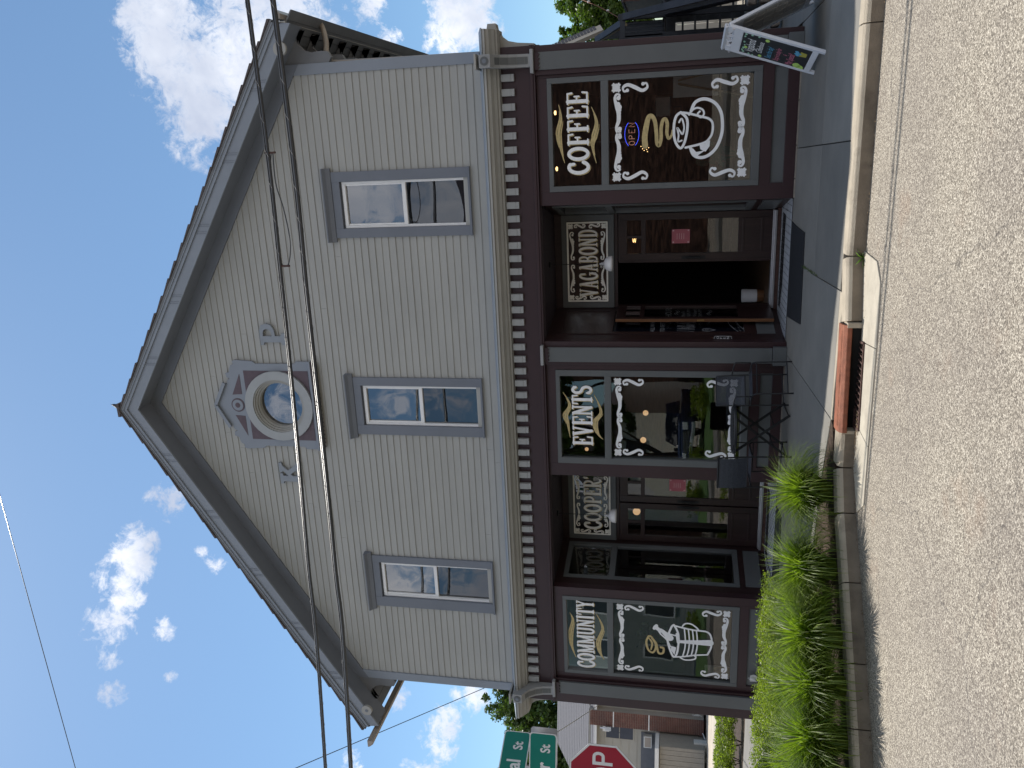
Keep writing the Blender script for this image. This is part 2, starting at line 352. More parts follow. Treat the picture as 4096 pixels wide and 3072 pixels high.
def plate(outer, holes, axis, a, b, name, m, parent=None, bevel=0.0):
    """flat plate with holes, filled as triangles then given thickness"""
    bm = bmesh.new(); T = (lambda p, t: (p[0], t, p[1])) if axis == 'y' else (lambda p, t: (t, p[0], p[1]))
    es = []
    for loop in [outer]+holes:
        vs = [bm.verts.new(T(p, a)) for p in loop]
        es += [bm.edges.new((vs[k], vs[(k+1) % len(vs)])) for k in range(len(vs))]
    bmesh.ops.triangle_fill(bm, use_beauty=True, use_dissolve=False, edges=es)
    r = bmesh.ops.extrude_face_region(bm, geom=bm.faces[:])
    off = Vector(T((0, 0), b-a)); off = Vector((0, b-a, 0)) if axis == 'y' else Vector((b-a, 0, 0))
    bmesh.ops.translate(bm, verts=[g for g in r['geom'] if isinstance(g, bmesh.types.BMVert)], vec=off)
    bmesh.ops.recalc_face_normals(bm, faces=bm.faces[:])
    me = bpy.data.meshes.new(name); bm.to_mesh(me); bm.free(); me.materials.append(m)
    o = bpy.data.objects.new(name, me); COL.objects.link(o); o.parent = parent
    if bevel:
        md = o.modifiers.new('bevel', 'BEVEL'); md.width = bevel; md.segments = 2; md.limit_method = 'ANGLE'
    return o
def circ(cx, cz, r, n=32, a0=0, a1=2*pi, rz=None):
    rz = rz or r; full = abs(a1-a0-2*pi) < 1e-6; K = n if full else n+1
    return [(cx+r*cos(a0+(a1-a0)*k/n), cz+rz*sin(a0+(a1-a0)*k/n)) for k in range(K)]
def spline(pts, n=6):
    """Catmull-Rom through 2-D or 3-D points"""
    P = [Vector(p) for p in pts]; out = []
    for k in range(len(P)-1):
        p0 = P[max(k-1, 0)]; p1 = P[k]; p2 = P[k+1]; p3 = P[min(k+2, len(P)-1)]
        for j in range(n):
            t = j/n; out.append(0.5*((2*p1)+(p2-p0)*t+(2*p0-5*p1+4*p2-p3)*t*t+(3*p1-p0-3*p2+p3)*t**3))
    out.append(P[-1]); return [tuple(q) for q in out]

# painted strokes: ribbons with round ends, each laid a hair above the last one
class Paint:
    def __init__(s, T): s.T = T; s.v = []; s.f = []; s.k = 0      # T maps (u, v, lift) to 3-D
    def face(s, pts):
        i = len(s.v); s.v += [s.T(p[0], p[1], s.k*0.00012) for p in pts]; s.f.append(tuple(range(i, i+len(pts)))); s.k += 1
    def ball(s, c, r, n=12): s.face([(c[0]+r*cos(2*pi*k/n), c[1]+r*sin(2*pi*k/n)) for k in range(n)])
    def stroke(s, pts, w_, caps=True):
        P = [Vector(p[:2]) for p in pts]; n = len(P); W = w_ if isinstance(w_, (list, tuple)) else [w_]*n
        if len(W) != n: W = [W[min(int(k/(n-1)*(len(W)-1)), len(W)-2)]*(1-((k/(n-1)*(len(W)-1)) % 1 if k < n-1 else 1)) + W[min(int(k/(n-1)*(len(W)-1)), len(W)-2)+1]*((k/(n-1)*(len(W)-1)) % 1 if k < n-1 else 1) for k in range(n)]
        L = []; R = []
        for k in range(n):
            d = (P[min(k+1, n-1)]-P[max(k-1, 0)])
            if d.length < 1e-9: d = Vector((1, 0))
            d.normalize(); nr = Vector((-d.y, d.x))*W[k]/2; L.append(P[k]+nr); R.append(P[k]-nr)
        i = len(s.v); z_ = s.k*0.00012
        for a, b in zip(L, R): s.v += [s.T(a.x, a.y, z_), s.T(b.x, b.y, z_)]
        for k in range(n-1): s.f.append((i+2*k, i+2*k+1, i+2*k+3, i+2*k+2))
        s.k += 1
        if caps:
            s.ball(P[0], W[0]/2, 10); s.ball(P[-1], W[-1]/2, 10)
    def build(s, name, m, parent=None):
        me = bpy.data.meshes.new(name); me.from_pydata(s.v, [], s.f); me.materials.append(m)
        o = bpy.data.objects.new(name, me); COL.objects.link(o); o.parent = parent; return o

def arc(cx, cy, rx, ry, a0, a1, n=12): return [(cx+rx*cos(radians(a0+(a1-a0)*k/n)), cy+ry*sin(radians(a0+(a1-a0)*k/n))) for k in range(n+1)]
# slab-serif display alphabet, unit height; each glyph: width, list of (points, relative thickness)
def SF(x, y, w_=.13): return ([(x-w_, y), (x+w_, y)], .55)
GL = {
 'C': (.62, [(arc(.36, .5, .28, .47, 60, 330, 22), 1.25), ([(.50, .86), (.52, .72)], 1.0)]),
 'O': (.66, [(arc(.33, .5, .26, .46, 0, 360, 28), 1.2)]),
 'F': (.58, [([(.16, .04), (.16, .96)], 1.2), SF(.16, .03), ([(.05, .965), (.54, .965)], .6), ([(.53, .95), (.56, .76)], .6), ([(.16, .53), (.40, .53)], .6), ([(.40, .64), (.40, .42)], .55)]),
 'E': (.60, [([(.16, .04), (.16, .96)], 1.2), ([(.05, .965), (.54, .965)], .6), ([(.53, .95), (.56, .76)], .6), ([(.16, .53), (.38, .53)], .6), ([(.39, .64), (.39, .42)], .55), ([(.05, .035), (.56, .035)], .6), ([(.55, .05), (.58, .26)], .6)]),
 'V': (.64, [([(.12, .94), (.33, .05)], 1.2), ([(.53, .94), (.34, .05)], .7), SF(.12, .97), SF(.53, .97, .11)]),
 'N': (.68, [([(.13, .04), (.13, .96)], .75), ([(.14, .94), (.54, .06)], 1.2), ([(.55, .04), (.55, .96)], .75), SF(.12, .03, .12), SF(.10, .97, .08), SF(.55, .97, .12)]),
 'T': (.60, [([(.30, .04), (.30, .96)], 1.2), SF(.30, .03, .15), ([(.04, .965), (.56, .965)], .6), ([(.05, .95), (.03, .74)], .6), ([(.55, .95), (.57, .74)], .6)]),
 'S': (.54, [(arc(.27, .73, .19, .22, 20, 250, 14)+arc(.27, .27, .20, .22, 80, -160, 16), 1.15), ([(.46, .78), (.48, .90)], .7), ([(.07, .26), (.05, .12)], .7)]),
 'M': (.80, [([(.13, .04), (.13, .96)], .8), ([(.14, .94), (.40, .10)], 1.1), ([(.41, .10), (.66, .94)], .7), ([(.67, .04), (.67, .96)], 1.15), SF(.12, .03, .12), SF(.10, .97, .08), SF(.68, .97, .09), SF(.68, .03, .12)]),
 'U': (.66, [([(.14, .95), (.14, .35)]+arc(.34, .28, .20, .24, 180, 360, 12)+[(.54, .95)], 1.1), SF(.14, .97), SF(.54, .97, .11)]),
 'I': (.32, [([(.16, .04), (.16, .96)], 1.2), SF(.16, .03), SF(.16, .97)]),
 'Y': (.62, [([(.31, .04), (.31, .46)], 1.2), ([(.12, .94), (.31, .46)], 1.1), ([(.52, .94), (.32, .46)], .75), SF(.31, .03), SF(.12, .97, .11), SF(.52, .97, .1)]),
 'A': (.66, [([(.14, .05), (.33, .95)], .75), ([(.34, .95), (.54, .05)], 1.2), ([(.20, .34), (.48, .34)], .55), SF(.12, .03, .12), SF(.54, .03, .12), SF(.31, .97, .08)]),
 'G': (.66, [(arc(.34, .5, .26, .46, 60, 335, 22), 1.2), ([(.48, .86), (.50, .70)], 1.0), ([(.56, .12), (.56, .42)], 1.0), ([(.42, .44), (.64, .44)], .55)]),
 'B': (.62, [([(.16, .04), (.16, .96)], 1.2), ([(.16, .965), (.30, .965)]+arc(.33, .75, .17, .21, 90, -90, 10)+[(.16, .54)], .85), ([(.16, .52), (.32, .52)]+arc(.34, .28, .20, .24, 90, -90, 10)+[(.16, .04)], .85), ([(.04, .97), (.18, .97)], .5), ([(.04, .03), (.18, .03)], .5)]),
 'D': (.66, [([(.16, .04), (.16, .96)], 1.2), ([(.16, .965), (.26, .965)]+arc(.28, .5, .27, .46, 90, -90, 16)+[(.16, .04)], 1.0), ([(.04, .97), (.18, .97)], .5), ([(.04, .03), (.18, .03)], .5)]),
 'P': (.58, [([(.16, .04), (.16, .96)], 1.2), SF(.16, .03), ([(.16, .965), (.30, .965)]+arc(.32, .71, .20, .25, 90, -90, 12)+[(.16, .46)], .9), ([(.04, .97), (.18, .97)], .5)]),
 'R': (.64, [([(.16, .04), (.16, .96)], 1.2), SF(.16, .03), ([(.16, .965), (.30, .965)]+arc(.32, .72, .19, .24, 90, -90, 12)+[(.16, .48)], .9), ([(.30, .47), (.44, .10), (.56, -.02), (.64, .06)], 1.0), ([(.04, .97), (.18, .97)], .5)]),
 "'": (.20, [([(.10, .98), (.07, .80)], .9)]),
}
def lettering(word, x0, x1, z0, z1, T, name, parent, m=WHITEP, shadow=GOLD, sh=(-.042, -.050), slant=0.0, weight=1.0):
    H = z1-z0; tot = sum(GL[c][0] for c in word)+.07*(len(word)-1); sx = (x1-x0)/tot; th = 0.135*min(H, sx*1.15)*weight
    for mode in ((0, 1) if shadow else (1,)):
        P = Paint((lambda u, v, l, mode=mode: T(u, v, l+0.0012+0.006*mode)))
        cur = x0
        for c in word:
            wd, sts = GL[c]
            for pts, k in sts:
                q = [(cur+px*sx+(0 if mode else sh[0]*H*0.9), z0+slant*(cur-x0)+py*H+(0 if mode else sh[1]*H*0.8)) for px, py in pts]
                P.stroke(q, th*k*(1.0 if mode else 1.02))
            cur += (wd+.07)*sx
        o = P.build(name if mode else name+'_shadow', m if mode else shadow, parent)

# ornaments
def fleuron(P, x, z_, s, dx=1, dz=1):
    pts = []
    for k in range(40):
        a = 2*pi*k/40; r = s*(.98+.20*cos(4*(a-pi/4))+.13*cos(12*a)); pts.append((x+r*cos(a)*dx, z_+r*sin(a)*dz))
    P.face(pts)
def scroll(P, x0, z0, x1, z1, s, flip=1, leaves=True):
    """long C/S scroll from (x0,z0) to (x1,z1), swelling in the middle, curled ends, leafy tongue"""
    d = Vector((x1-x0, z1-z0)); L = d.length; d.normalize(); nn = Vector((-d.y, d.x))*flip
    def at(t, h): q = Vector((x0, z0))+d*(t*L)+nn*(h*L); return (q.x, q.y)
    c = spline([at(.10, .10), at(.02, .13), at(0, .05), at(.10, 0), at(.30, .045), at(.5, .10), at(.70, .10), at(.88, .04), at(1.0, .06), at(.99, .14), at(.92, .13)], 4)
    P.stroke(c, [s*.5, s*.35, s*.5, s*.75, s*.8, s*.55, s*.45, s*.5])
    P.ball(at(.10, .10), s*.42); P.ball(at(.92, .13), s*.42)
    if leaves:
        for t, r in ((.34, .5), (.42, .42), (.50, .36), (.60, .30), (.26, .4)): P.ball(at(t, .115 if t > .3 else .09), s*r*1.05)
def sscroll(P, x0, z0, x1, z1, s, flip=1):
    d = Vector((x1-x0, z1-z0)); L = d.length; d.normalize(); nn = Vector((-d.y, d.x))*flip
    def at(t, h): q = Vector((x0, z0))+d*(t*L)+nn*(h*L); return (q.x, q.y)
    c = spline([at(.18, .12), at(.04, .16), at(0, 0), at(.2, -.10), at(.5, 0), at(.8, .12), at(1.0, 0), at(.96, -.16), at(.82, -.14)], 4)
    P.stroke(c, [s*.55, s*.45, s*.75, s*.9, s*.75, s*.45, s*.55]); P.ball(at(.18, .12), s*.42); P.ball(at(.82, -.14), s*.42)
def ornament_frame(T, x0, x1, z0, z1, s, parent, side=0.28, m=WHITEP, bottom=True, name='scroll_border'):
    W = x1-x0; s = s*1.22; q = s*1.35
    def piece(fn, *a):
        P = Paint(lambda u, v, l: T(u, v, l+0.004)); fn(P, *a); P.build(name, m, parent)
    for zz, dz in ((z1, -1), (z0, 1)):
        for xx, dx in ((x0, 1), (x1, -1)):
            piece(fleuron, xx+dx*q*.7, zz+dz*q*.7, s*.9, dx, dz)
            fl = 1 if dx*dz < 0 else -1
            piece(scroll, xx+dx*q*1.6, zz+dz*q*.5, xx+dx*W*.49, zz+dz*q*.5, s, (1 if dx*dz > 0 else -1))
            piece(sscroll, xx+dx*q*.7, zz+dz*q*1.7, xx+dx*q*.9, zz+dz*(q*1.7+side), s*.8, dx)
def text_mesh(s, size, T, name, m, parent=None, align='LEFT', shear=0.0, thick=0.0, extra=0.0):
    cu = bpy.data.curves.new(name, 'FONT'); cu.body = s; cu.size = size; cu.align_x = align; cu.shear = shear; cu.offset = thick; cu.resolution_u = 3
    o = bpy.data.objects.new(name, cu); COL.objects.link(o)
    me = bpy.data.meshes.new_from_object(o.evaluated_get(bpy.context.evaluated_depsgraph_get())); bpy.data.objects.remove(o)
    me.materials.clear(); me.materials.append(m)
    for v in me.vertices: v.co = T(v.co.x, v.co.y, 0.001+extra)
    ob = bpy.data.objects.new(name, me); COL.objects.link(ob); ob.parent = parent; return ob

# ================================================================ SETTING
RZ = -0.17                                   # road level; the sidewalk is at 0
def structure(o): o['kind'] = 'structure'; return o
o = MB(); 
# road sheet, finer nearby is not needed: flat
o.quad((-160, -160, RZ), (160, -160, RZ), (160, 160, RZ), (-160, 160, RZ)); structure(o.build('road', ROAD))
# sidewalk slabs between curb and building: straight joints run from wall to curb
CURB = [(7.0, -3.10), (3.4, -3.12), (1.62, -3.16), (1.10, -3.30), (0.15, -3.40), (-0.16, -3.42), (-0.50, -3.60), (-0.95, -3.97), (-1.45, -4.36), (-1.83, -4.66), (-2.2, -4.93), (-3.2, -5.55), (-4.6, -6.2)]
sw = thing('sidewalk', None, None); del_keys = None
sw['kind'] = 'structure'
def slab(poly, name='paving_slab', top=0.0, m=SLAB, h=0.14, parent=sw, bevel=0.006):
    b = MB(); n = len(poly)
    tp = [(x, y, top+0.010*min(0, y)) for x, y in poly]
    i = 0; b.v = tp+[(x, y, z-h) for x, y, z in tp]
    b.f = [tuple(range(n)), tuple(range(2*n-1, n-1, -1))]+[(k, n+k, n+(k+1) % n, (k+1) % n) for k in range(n)]
    return b.build(name, m, parent, bevel=bevel)
J = 0.004
def cross(x, y):                              # joint lines lean slightly with the street
    return x+0.035*(-y)
xs = [8.4, 6.6, 5.1, 3.78, 2.43]
for a, b_ in zip(xs[:-1], xs[1:]):
    for y0, y1 in ((0.0, -1.68), (-1.68, -2.98)):
        slab([(cross(a, y0)-J, y0-J), (cross(b_, y0)+J, y0-J), (cross(b_, y1)+J, y1+J), (cross(a, y1)-J, y1+J)])
slab([(2.43-J, -J), (1.20+J, -J), (1.22+J, -1.68), (cross(2.43, -1.68)-J, -1.68+J)])
slab([(cross(2.43, -1.68)-J, -1.68-J), (1.22+J, -1.68-J), (1.30+J, -2.98), (cross(2.43, -2.98)-J, -2.98)])
slab([(1.20-J, -J), (-0.03+J, -J), (0.13+J, -2.98), (1.30-J, -2.98), (1.22-J, -1.68)])
slab([(-0.03-J, -J), (-1.55+J, -J), (-1.60+J, -2.55), (-0.55, -2.75), (0.13-J, -2.98)])
slab([(-1.55-J, -J), (-3.0+J, -J), (-3.1+J, -1.75), (-1.9, -2.1), (-1.60-J, -2.55)])
slab([(-3.0-J, -J), (-4.4+J, -J), (-4.5+J, -1.55), (-3.1-J, -1.75)])
slab([(-4.4-J, -J), (-5.9+J, -J), (-6.0+J, -1.45), (-4.5-J, -1.55)])
for a, b_ in ((-5.9, -7.4), (-7.4, -8.9), (-8.9, -10.4), (-10.4, -12)):
    slab([(a-J, 2.4), (b_+J, 2.4), (b_+J, -1.5), (a-J, -1.5)])
slab([(8.4, 0.04), (3.80, 0.04), (3.80, 9.0), (8.4, 9.0)], top=-0.012)
slab([(1.95, 0.0), (0.05, 0.0), (0.05, 0.3), (1.95, 0.3)], top=-0.006)
# curb blocks with a rounded nose
def offs(p, q, d):
    v = Vector((q[0]-p[0], q[1]-p[1])).normalized(); n = Vector((-v.y, v.x)); return n*d
cb = thing('curb', None, None); cb['kind'] = 'structure'
def curb_seg(p, q, joint=True):
    n = offs(p, q, 1)                         # points to the road side or back: choose +y side as back
    if n.y < 0: n = -n
    prof = [(0.0, RZ-0.05), (0.0, -0.075), (0.012, -0.048), (0.04, -0.030), (0.18, -0.028), (0.18, RZ-0.05)]
    v = Vector((q[0]-p[0], q[1]-p[1])); L = v.length; v.normalize(); g = 0.003
    b = MB(); m_ = len(prof)
    for t in (g, L-g):
        for d, z_ in prof: b.v.append((p[0]+v.x*t+n.x*d, p[1]+v.y*t+n.y*d, z_))
    b.f = [tuple(range(m_)), tuple(range(2*m_-1, m_-1, -1))]+[(k, (k+1) % m_, m_+(k+1) % m_, m_+k) for k in range(m_)]
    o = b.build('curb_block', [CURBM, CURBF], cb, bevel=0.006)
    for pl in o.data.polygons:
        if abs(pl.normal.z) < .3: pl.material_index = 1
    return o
for p, q in zip(CURB[:-1], CURB[1:]):
    if p == (1.10, -3.30): continue           # the drain inlet sits here
    n_ = 2 if abs(p[0]-q[0]) > 1.9 else 1
    for k in range(n_):
        a = (p[0]+(q[0]-p[0])*k/n_, p[1]+(q[1]-p[1])*k/n_); b_ = (p[0]+(q[0]-p[0])*(k+1)/n_, p[1]+(q[1]-p[1])*(k+1)/n_)
        curb_seg(a, b_)
# worn concrete strip between slabs and curb nose, and the drain throat
slab([(8.4, -2.985), (1.30, -2.985), (1.62, -3.0), (3.4, -2.99), (8.4, -2.99)], top=0.0, m=CURBM)
slab([(1.298, -2.985), (0.13, -2.985), (0.13, -3.02), (1.298, -3.10)], top=0.0, m=CURBM)
ap = [(1.66, -3.13), (1.64, -3.60), (1.50, -3.76), (0.87, -3.82), (0.17, -3.83), (-0.30, -3.86), (-0.46, -3.66), (-0.30, -3.53), (-0.16, -3.40), (0.15, -3.38), (1.10, -3.28), (1.3, -3.2)]
GR = [(0.92, -3.25), (0.95, -3.45), (0.22, -3.515), (0.19, -3.315)]
def inside(p, poly):
    c = False
    for k in range(len(poly)):
        (x1, y1), (x2, y2) = poly[k], poly[(k+1) % len(poly)]
        if (y1 > p[1]) != (y2 > p[1]) and p[0] < (x2-x1)*(p[1]-y1)/(y2-y1)+x1: c = not c
    return c
ga = thing('gutter_apron', None, None); ga['kind'] = 'structure'
for poly in ([(1.66, -3.13), (1.64, -3.60), (1.50, -3.76), (1.0, -3.81), (0.955, -3.45), (0.925, -3.262), (1.10, -3.285), (1.3, -3.2)],
             [(0.995, -3.81), (0.20, -3.83), (0.225, -3.52), (0.95, -3.455)],
             [(0.195, -3.83), (-0.30, -3.86), (-0.46, -3.66), (-0.30, -3.53), (-0.16, -3.41), (0.185, -3.39), (0.218, -3.52)]):
    b = MB(); n = len(poly); zt = RZ+0.012
    b.v = [(x, y, zt) for x, y in poly]+[(x, y, zt-0.03) for x, y in poly]
    b.f = [tuple(range(n)), tuple(range(2*n-1, n-1, -1))]+[(k, n+k, n+(k+1) % n, (k+1) % n) for k in range(n)]
    b.build('apron_slab', APRON, ga, bevel=0.004)
# planting bed soil
bed = [(0.10, -3.05), (-0.16, -3.24), (-0.40, -3.42), (-0.86, -3.83), (-1.36, -4.22), (-1.74, -4.52), (-2.1, -4.78), (-3.1, -5.4), (-4.5, -6.0), (-7.5, -5.0), (-6.9, -1.55), (-4.5, -1.56), (-3.1, -1.77), (-1.92, -2.12), (-1.62, -2.56), (-0.55, -2.77), (0.12, -2.99)]
b = MB(); b.v = [(x, y, -0.035) for x, y in bed]+[(x, y, -0.2) for x, y in bed]; n = len(bed)
b.f = [tuple(range(n))]+[(k, n+k, n+(k+1) % n, (k+1) % n) for k in range(n)]
structure(b.build('planting_bed', SOIL))
# ground beyond the side street
b = MB(); b.quad((-60, -1.45, -0.155), (-12.0, -1.45, -0.155), (-12.0, 60, -0.155), (-60, 60, -0.155)); structure(b.build('side_street', mat('pale_street_concrete', (0.42, 0.37, 0.30), 0.85, 0.12, 2, dirt=((0.24, 0.21, 0.18), 1.2, 0.5, 0.8))))
b = MB(); b.box(-14.2, -6.2, 2.5, 60, -0.3, -0.05); structure(b.build('verge', SOIL))
b = MB(); b.box(-13.0, -5.9, 9.5, 11.2, -0.3, -0.03); structure(b.build('side_walk', SLAB))

# ================================================================ COFFEEHOUSE BUILDING
H = thing('shop_building', 'grey clapboard gabled coffeehouse with a maroon shopfront and round gable window', 'building', (0, 0, 0))
XL, XR = -5.475, 3.725; AX = -0.875            # wall corners and ridge
SL = 0.619                                      # roof pitch
RY = -0.36; RTOP = 9.37; EH = 5.12; EHS = {1: 5.035, -1: 5.235}              # rake plane, ridge height of the rake board, half width
def rake_z(x, z0): return z0-SL*abs(x-AX)
# --- siding boards
E0 = 3.735; EXP = 0.0986
WINX = [(1.523, 2.382), (-1.287, -0.430), (-4.123, -3.252)]; CT, CB = 5.829, 3.968
k = 0; z_ = E0
while z_ < 9.0:
    zt = z_+EXP; zm = z_+EXP/2
    half = min((8.98-zm)/SL+0.10, 99)
    x0, x1 = max(XL+0.10, AX-half), min(XR-0.10, AX+half)
    if x1-x0 < 0.1: break
    cuts = []
    if CB+0.03 < zm < CT-0.03: cuts += [(a+0.02, b_-0.02) for a, b_ in WINX]
    if 6.60 < zm < 7.40: cuts.append((AX-0.42, AX+0.42))
    segs = []; cur = x0
    for a, b_ in sorted(cuts): segs.append((cur, a)); cur = b_
    segs.append((cur, x1))
    out = []
    for a, b_ in segs:                          # butt joints in the long runs
        if b_-a > 3.2:
            jx = a+(b_-a)*random.uniform(.25, .75); out += [(a, jx-0.0012), (jx+0.0012, b_)]
        else: out.append((a, b_))
    for a, b_ in out:
        wv = random.uniform(-.0012, .0012); p0 = -0.013+random.uniform(-.002, .002); b = MB()
        n = max(2, int((b_-a)/0.5)); 
        for q in range(n):
            xa = a+(b_-a)*q/n; xb = a+(b_-a)*(q+1)/n
            wa = 0.0018*sin(xa*2.1+k*1.7); wb = 0.0018*sin(xb*2.1+k*1.7)
            b.quad((xa, p0, z_+wa), (xb, p0, z_+wb), (xb, -0.002, zt+0.004), (xa, -0.002, zt+0.004))
            b.quad((xa, p0, z_+wa), (xa, 0.004, z_+wa), (xb, 0.004, z_+wb), (xb, p0, z_+wb))
        b.quad((a, p0, z_), (a, -0.002, zt), (a, 0.004, zt), (a, 0.004, z_)); b.quad((b_, p0, z_), (b_, 0.004, z_), (b_, 0.004, zt), (b_, -0.002, zt))
        b.build('siding_board', SIDING, H)
    z_ += EXP; k += 1
# --- wall body behind (holes for windows), side and back walls
outer = [(XL+0.01, 3.3), (XR-0.01, 3.3), (XR-0.01, rake_z(XR, 9.3)), (AX, 9.25), (XL+0.01, rake_z(XL, 9.3))]
holes = [[(a+0.09, CB+0.03), (b_-0.09, CB+0.03), (b_-0.09, CT-0.09), (a+0.09, CT-0.09)] for a, b_ in WINX]+[circ(AX, 7.0, 0.40)]
plate(outer, holes, 'y', 0.006, 0.14, 'front_wall', SIDING, H)
MB().box(XR-0.14, XR-0.002, 0.0, 12, 3.3, 6.4).build('side_wall', SIDING, H)
MB().box(XR-0.14, XR-0.004, 0.02, 12, 0.0, 3.3).build('side_wall', MAROON, H)
MB().box(XL+0.002, XL+0.14, 0.15, 12, 0.0, 6.4).build('side_wall', SIDING, H)
b = MB(); b.prism([(XL, 0), (XR, 0), (XR, 6.4), (AX, 9.2), (XL, 6.4)], 'y', 12.0, 12.1); b.build('back_wall', SIDING, H)
B('upper_floor', ROOMW, H, (XL+0.15, XR-0.15, 0.15, 12, 3.34, 3.44))
# corner boards
B('corner_board', TRIM, H, (XR-0.132, XR, -0.028, 0.10, 3.735, rake_z(XR-0.07, 9.12)), bevel=0.003)
B('corner_board', TRIM, H, (XL, XL+0.135, -0.028, 0.10, 3.735, rake_z(XL+0.07, 9.12)), bevel=0.003)
# skirt (bottom board) and sloping flashing
B('water_table', TRIM, H, (XL+0.135, XR-0.132, -0.026, 0.0, 3.66, 3.735), bevel=0.003)
# --- gable trim: frieze boards on the wall, rake boards in front, soffit between
for s_ in (1, -1):
    xe = XR+0.0 if s_ > 0 else XL; EH = EHS[s_]
    def P2(t, z0): x = AX+s_*t; return (x, z0-SL*t)
    Lw = abs(xe-AX)
    b = MB(); b.prism([P2(0, 9.16), P2(0, 8.955), P2(Lw, 8.955), P2(Lw, 9.16)] if s_ > 0 else [P2(0, 9.16), P2(Lw, 9.16), P2(Lw, 8.955), P2(0, 8.955)], 'y', -0.034, 0.0)
    b.build('frieze_board', CASING, H)
    b = MB(); b.prism([P2(0, RTOP), P2(0, 9.115), P2(EH, 9.115), P2(EH+0.02, 9.30)], 'y', RY, RY+0.03); b.build('rake_board', TRIM, H)
    b = MB(); b.prism([P2(0, RTOP), P2(0, 9.285), P2(EH+.02, 9.285), P2(EH+0.02, RTOP)], 'y', RY-0.022, RY-0.001); b.build('rake_crown', TRIM, H)
    b = MB(); b.prism([P2(0, RTOP+.0), P2(0, 9.335), P2(EH+.02, 9.335), P2(EH+0.02, RTOP)], 'y', RY-0.036, RY-0.023); b.build('rake_cap', TRIM, H)
    b = MB(); b.prism([P2(0, 9.165), P2(0, 9.135), P2(EH, 9.135), P2(EH, 9.165)], 'y', RY+0.03, 0.02); b.build('gable_soffit', CASING, H)
    # scratched double lines and little bosses on the rake board
    for t in (0.75, 1.65, 2.6, 3.5, 4.35):
        for dt in (-.06, -.035, .035, .06):
            a = P2(t+dt, 9.285); c = P2(t+dt+0.02*0, 9.12)
            MB().bar((a[0], RY-0.001, a[1]-.005), (c[0]-s_*0.10*0, RY-0.001, c[1]+.01), 0.006, 0.006).build('rake_groove', CASING, H)
    # roof: sloped sheathing and shingle courses
    zr = RTOP+0.015; ex = EH+0.05
    b = MB(); b.prism([P2(0, zr), P2(0, zr-.03), P2(ex, zr-.03), P2(ex, zr)], 'y', RY-0.04, 12.3); b.build('roof_deck', SOFFIT, H)
    nC = 21
    for c_ in range(nC):
        t0 = ex*c_/nC-0.03; t1 = ex*(c_+1)/nC+0.01; j_ = random.uniform(-.01, .01)
        a = P2(max(0, t0), zr+0.010); a2 = P2(t1, zr+0.040+j_*.3); a3 = P2(t1, zr+0.006); a4 = P2(max(0, t0), zr+0.002)
        b = MB(); b.prism([a, a2, a3, a4], 'y', RY-0.055+j_, 12.3); b.build('shingle_course', ROOFM, H)
B('ridge_cap', ROOFM, H, (AX-0.10, AX+0.10, RY-0.06, 12.3, RTOP+0.01, RTOP+0.05))
# rafter-end tails with bullseye where the rake boards end
for s_ in (1, -1):
    EH = EHS[s_]; xe = AX+s_*(EH-0.30); ze = 9.115-SL*(EH-0.30)
    q = MB(); q.disc((xe+s_*0.02, RY-0.012, ze-0.015), 0.085, 24, 'y', 0.04); ro = q.build('rake_rosette', WARM, H)
    q = MB(); q.disc((xe+s_*0.02, RY-0.016, ze-0.015), 0.026, 16, 'y', 0.01); q.build('rosette_button', CASING, H)
    # open eave: fascia, plank soffit, scroll brackets along the side wall
    X0 = XR if s_ > 0 else XL; Xe = AX+s_*(EH+0.03)
    zE = 9.33-SL*(EH+0.03)
    b = MB(); b.box(min(Xe, Xe-s_*.025), max(Xe, Xe-s_*.025), RY+0.0, 12.2, zE-(0.14 if s_ > 0 else 0.05), zE+.0); b.build('eave_fascia', WARM, H)
    for pl in range(5):
        ta = abs(X0-AX)+0.02+pl*0.115; tb = ta+0.108
        b = MB(); b.prism([(AX+s_*ta, 9.20-SL*ta), (AX+s_*tb, 9.20-SL*tb), (AX+s_*tb, 9.18-SL*tb), (AX+s_*ta, 9.18-SL*ta)], 'y', RY+.032, 12.2); b.build('soffit_plank', SOFFIT, H)
    prof = [(0, 0), (0, -.62), (.06, -.66), (.13, -.62), (.14, -.52), (.13, -.40), (.16, -.30), (.24, -.22), (.30, -.22), (.37, -.25), (.42, -.21), (.42, -.15), (.38, -.12), (.40, -.07), (.38, -.0)]
    zt = 9.16-SL*abs(X0-AX)-0.0
    for j_ in range(14 if s_ > 0 else 3):
        yy = -0.02+j_*0.46
        pp = [(X0+s_*x, zt+z2-(SL*x if x > .2 and z2 > -.1 else 0)) for x, z2 in prof]
        b = MB(); b.prism(pp, 'y', yy, yy+0.06); b.build('eave_bracket', SOFFIT, H)
# gutters: right one under the eave, left one hanging off
def gutter(x, y0, y1, z0, z1, s_, name='gutter'):
    pr = [(0, .0), (0, -.09), (s_*.06, -.09), (s_*.11, -.03), (s_*.115, .0), (s_*.108, .0), (s_*.10, -.027), (s_*.057, -.083), (s_*.006, -.083), (s_*.006, 0)]
    b = MB(); m_ = len(pr); b.v = [(x+a, y0, z0+c) for a, c in pr]+[(x+a, y1, z1+c) for a, c in pr]
    b.f = [(k2, (k2+1) % m_, m_+(k2+1) % m_, m_+k2) for k2 in range(m_)]
    b.quad(*[(x+a, y0+.001, z0+c) for a, c in pr[:5]]); b.quad(*[(x+a, y1-.001, z1+c) for a, c in pr[:5]])
    return b.build(name, GUTTER, H)
gutter(4.212, -0.40, 6.2, 6.185, 6.20, 1); gutter(-6.20, -0.60, 5.0, 5.985, 6.005, -1)
for yy in (0.1, 1.3): MB().tube([(-6.21, yy, 5.98), (-6.12, yy, 6.05)], 0.006, 6).build('gutter_strap', DARKIRON, H)
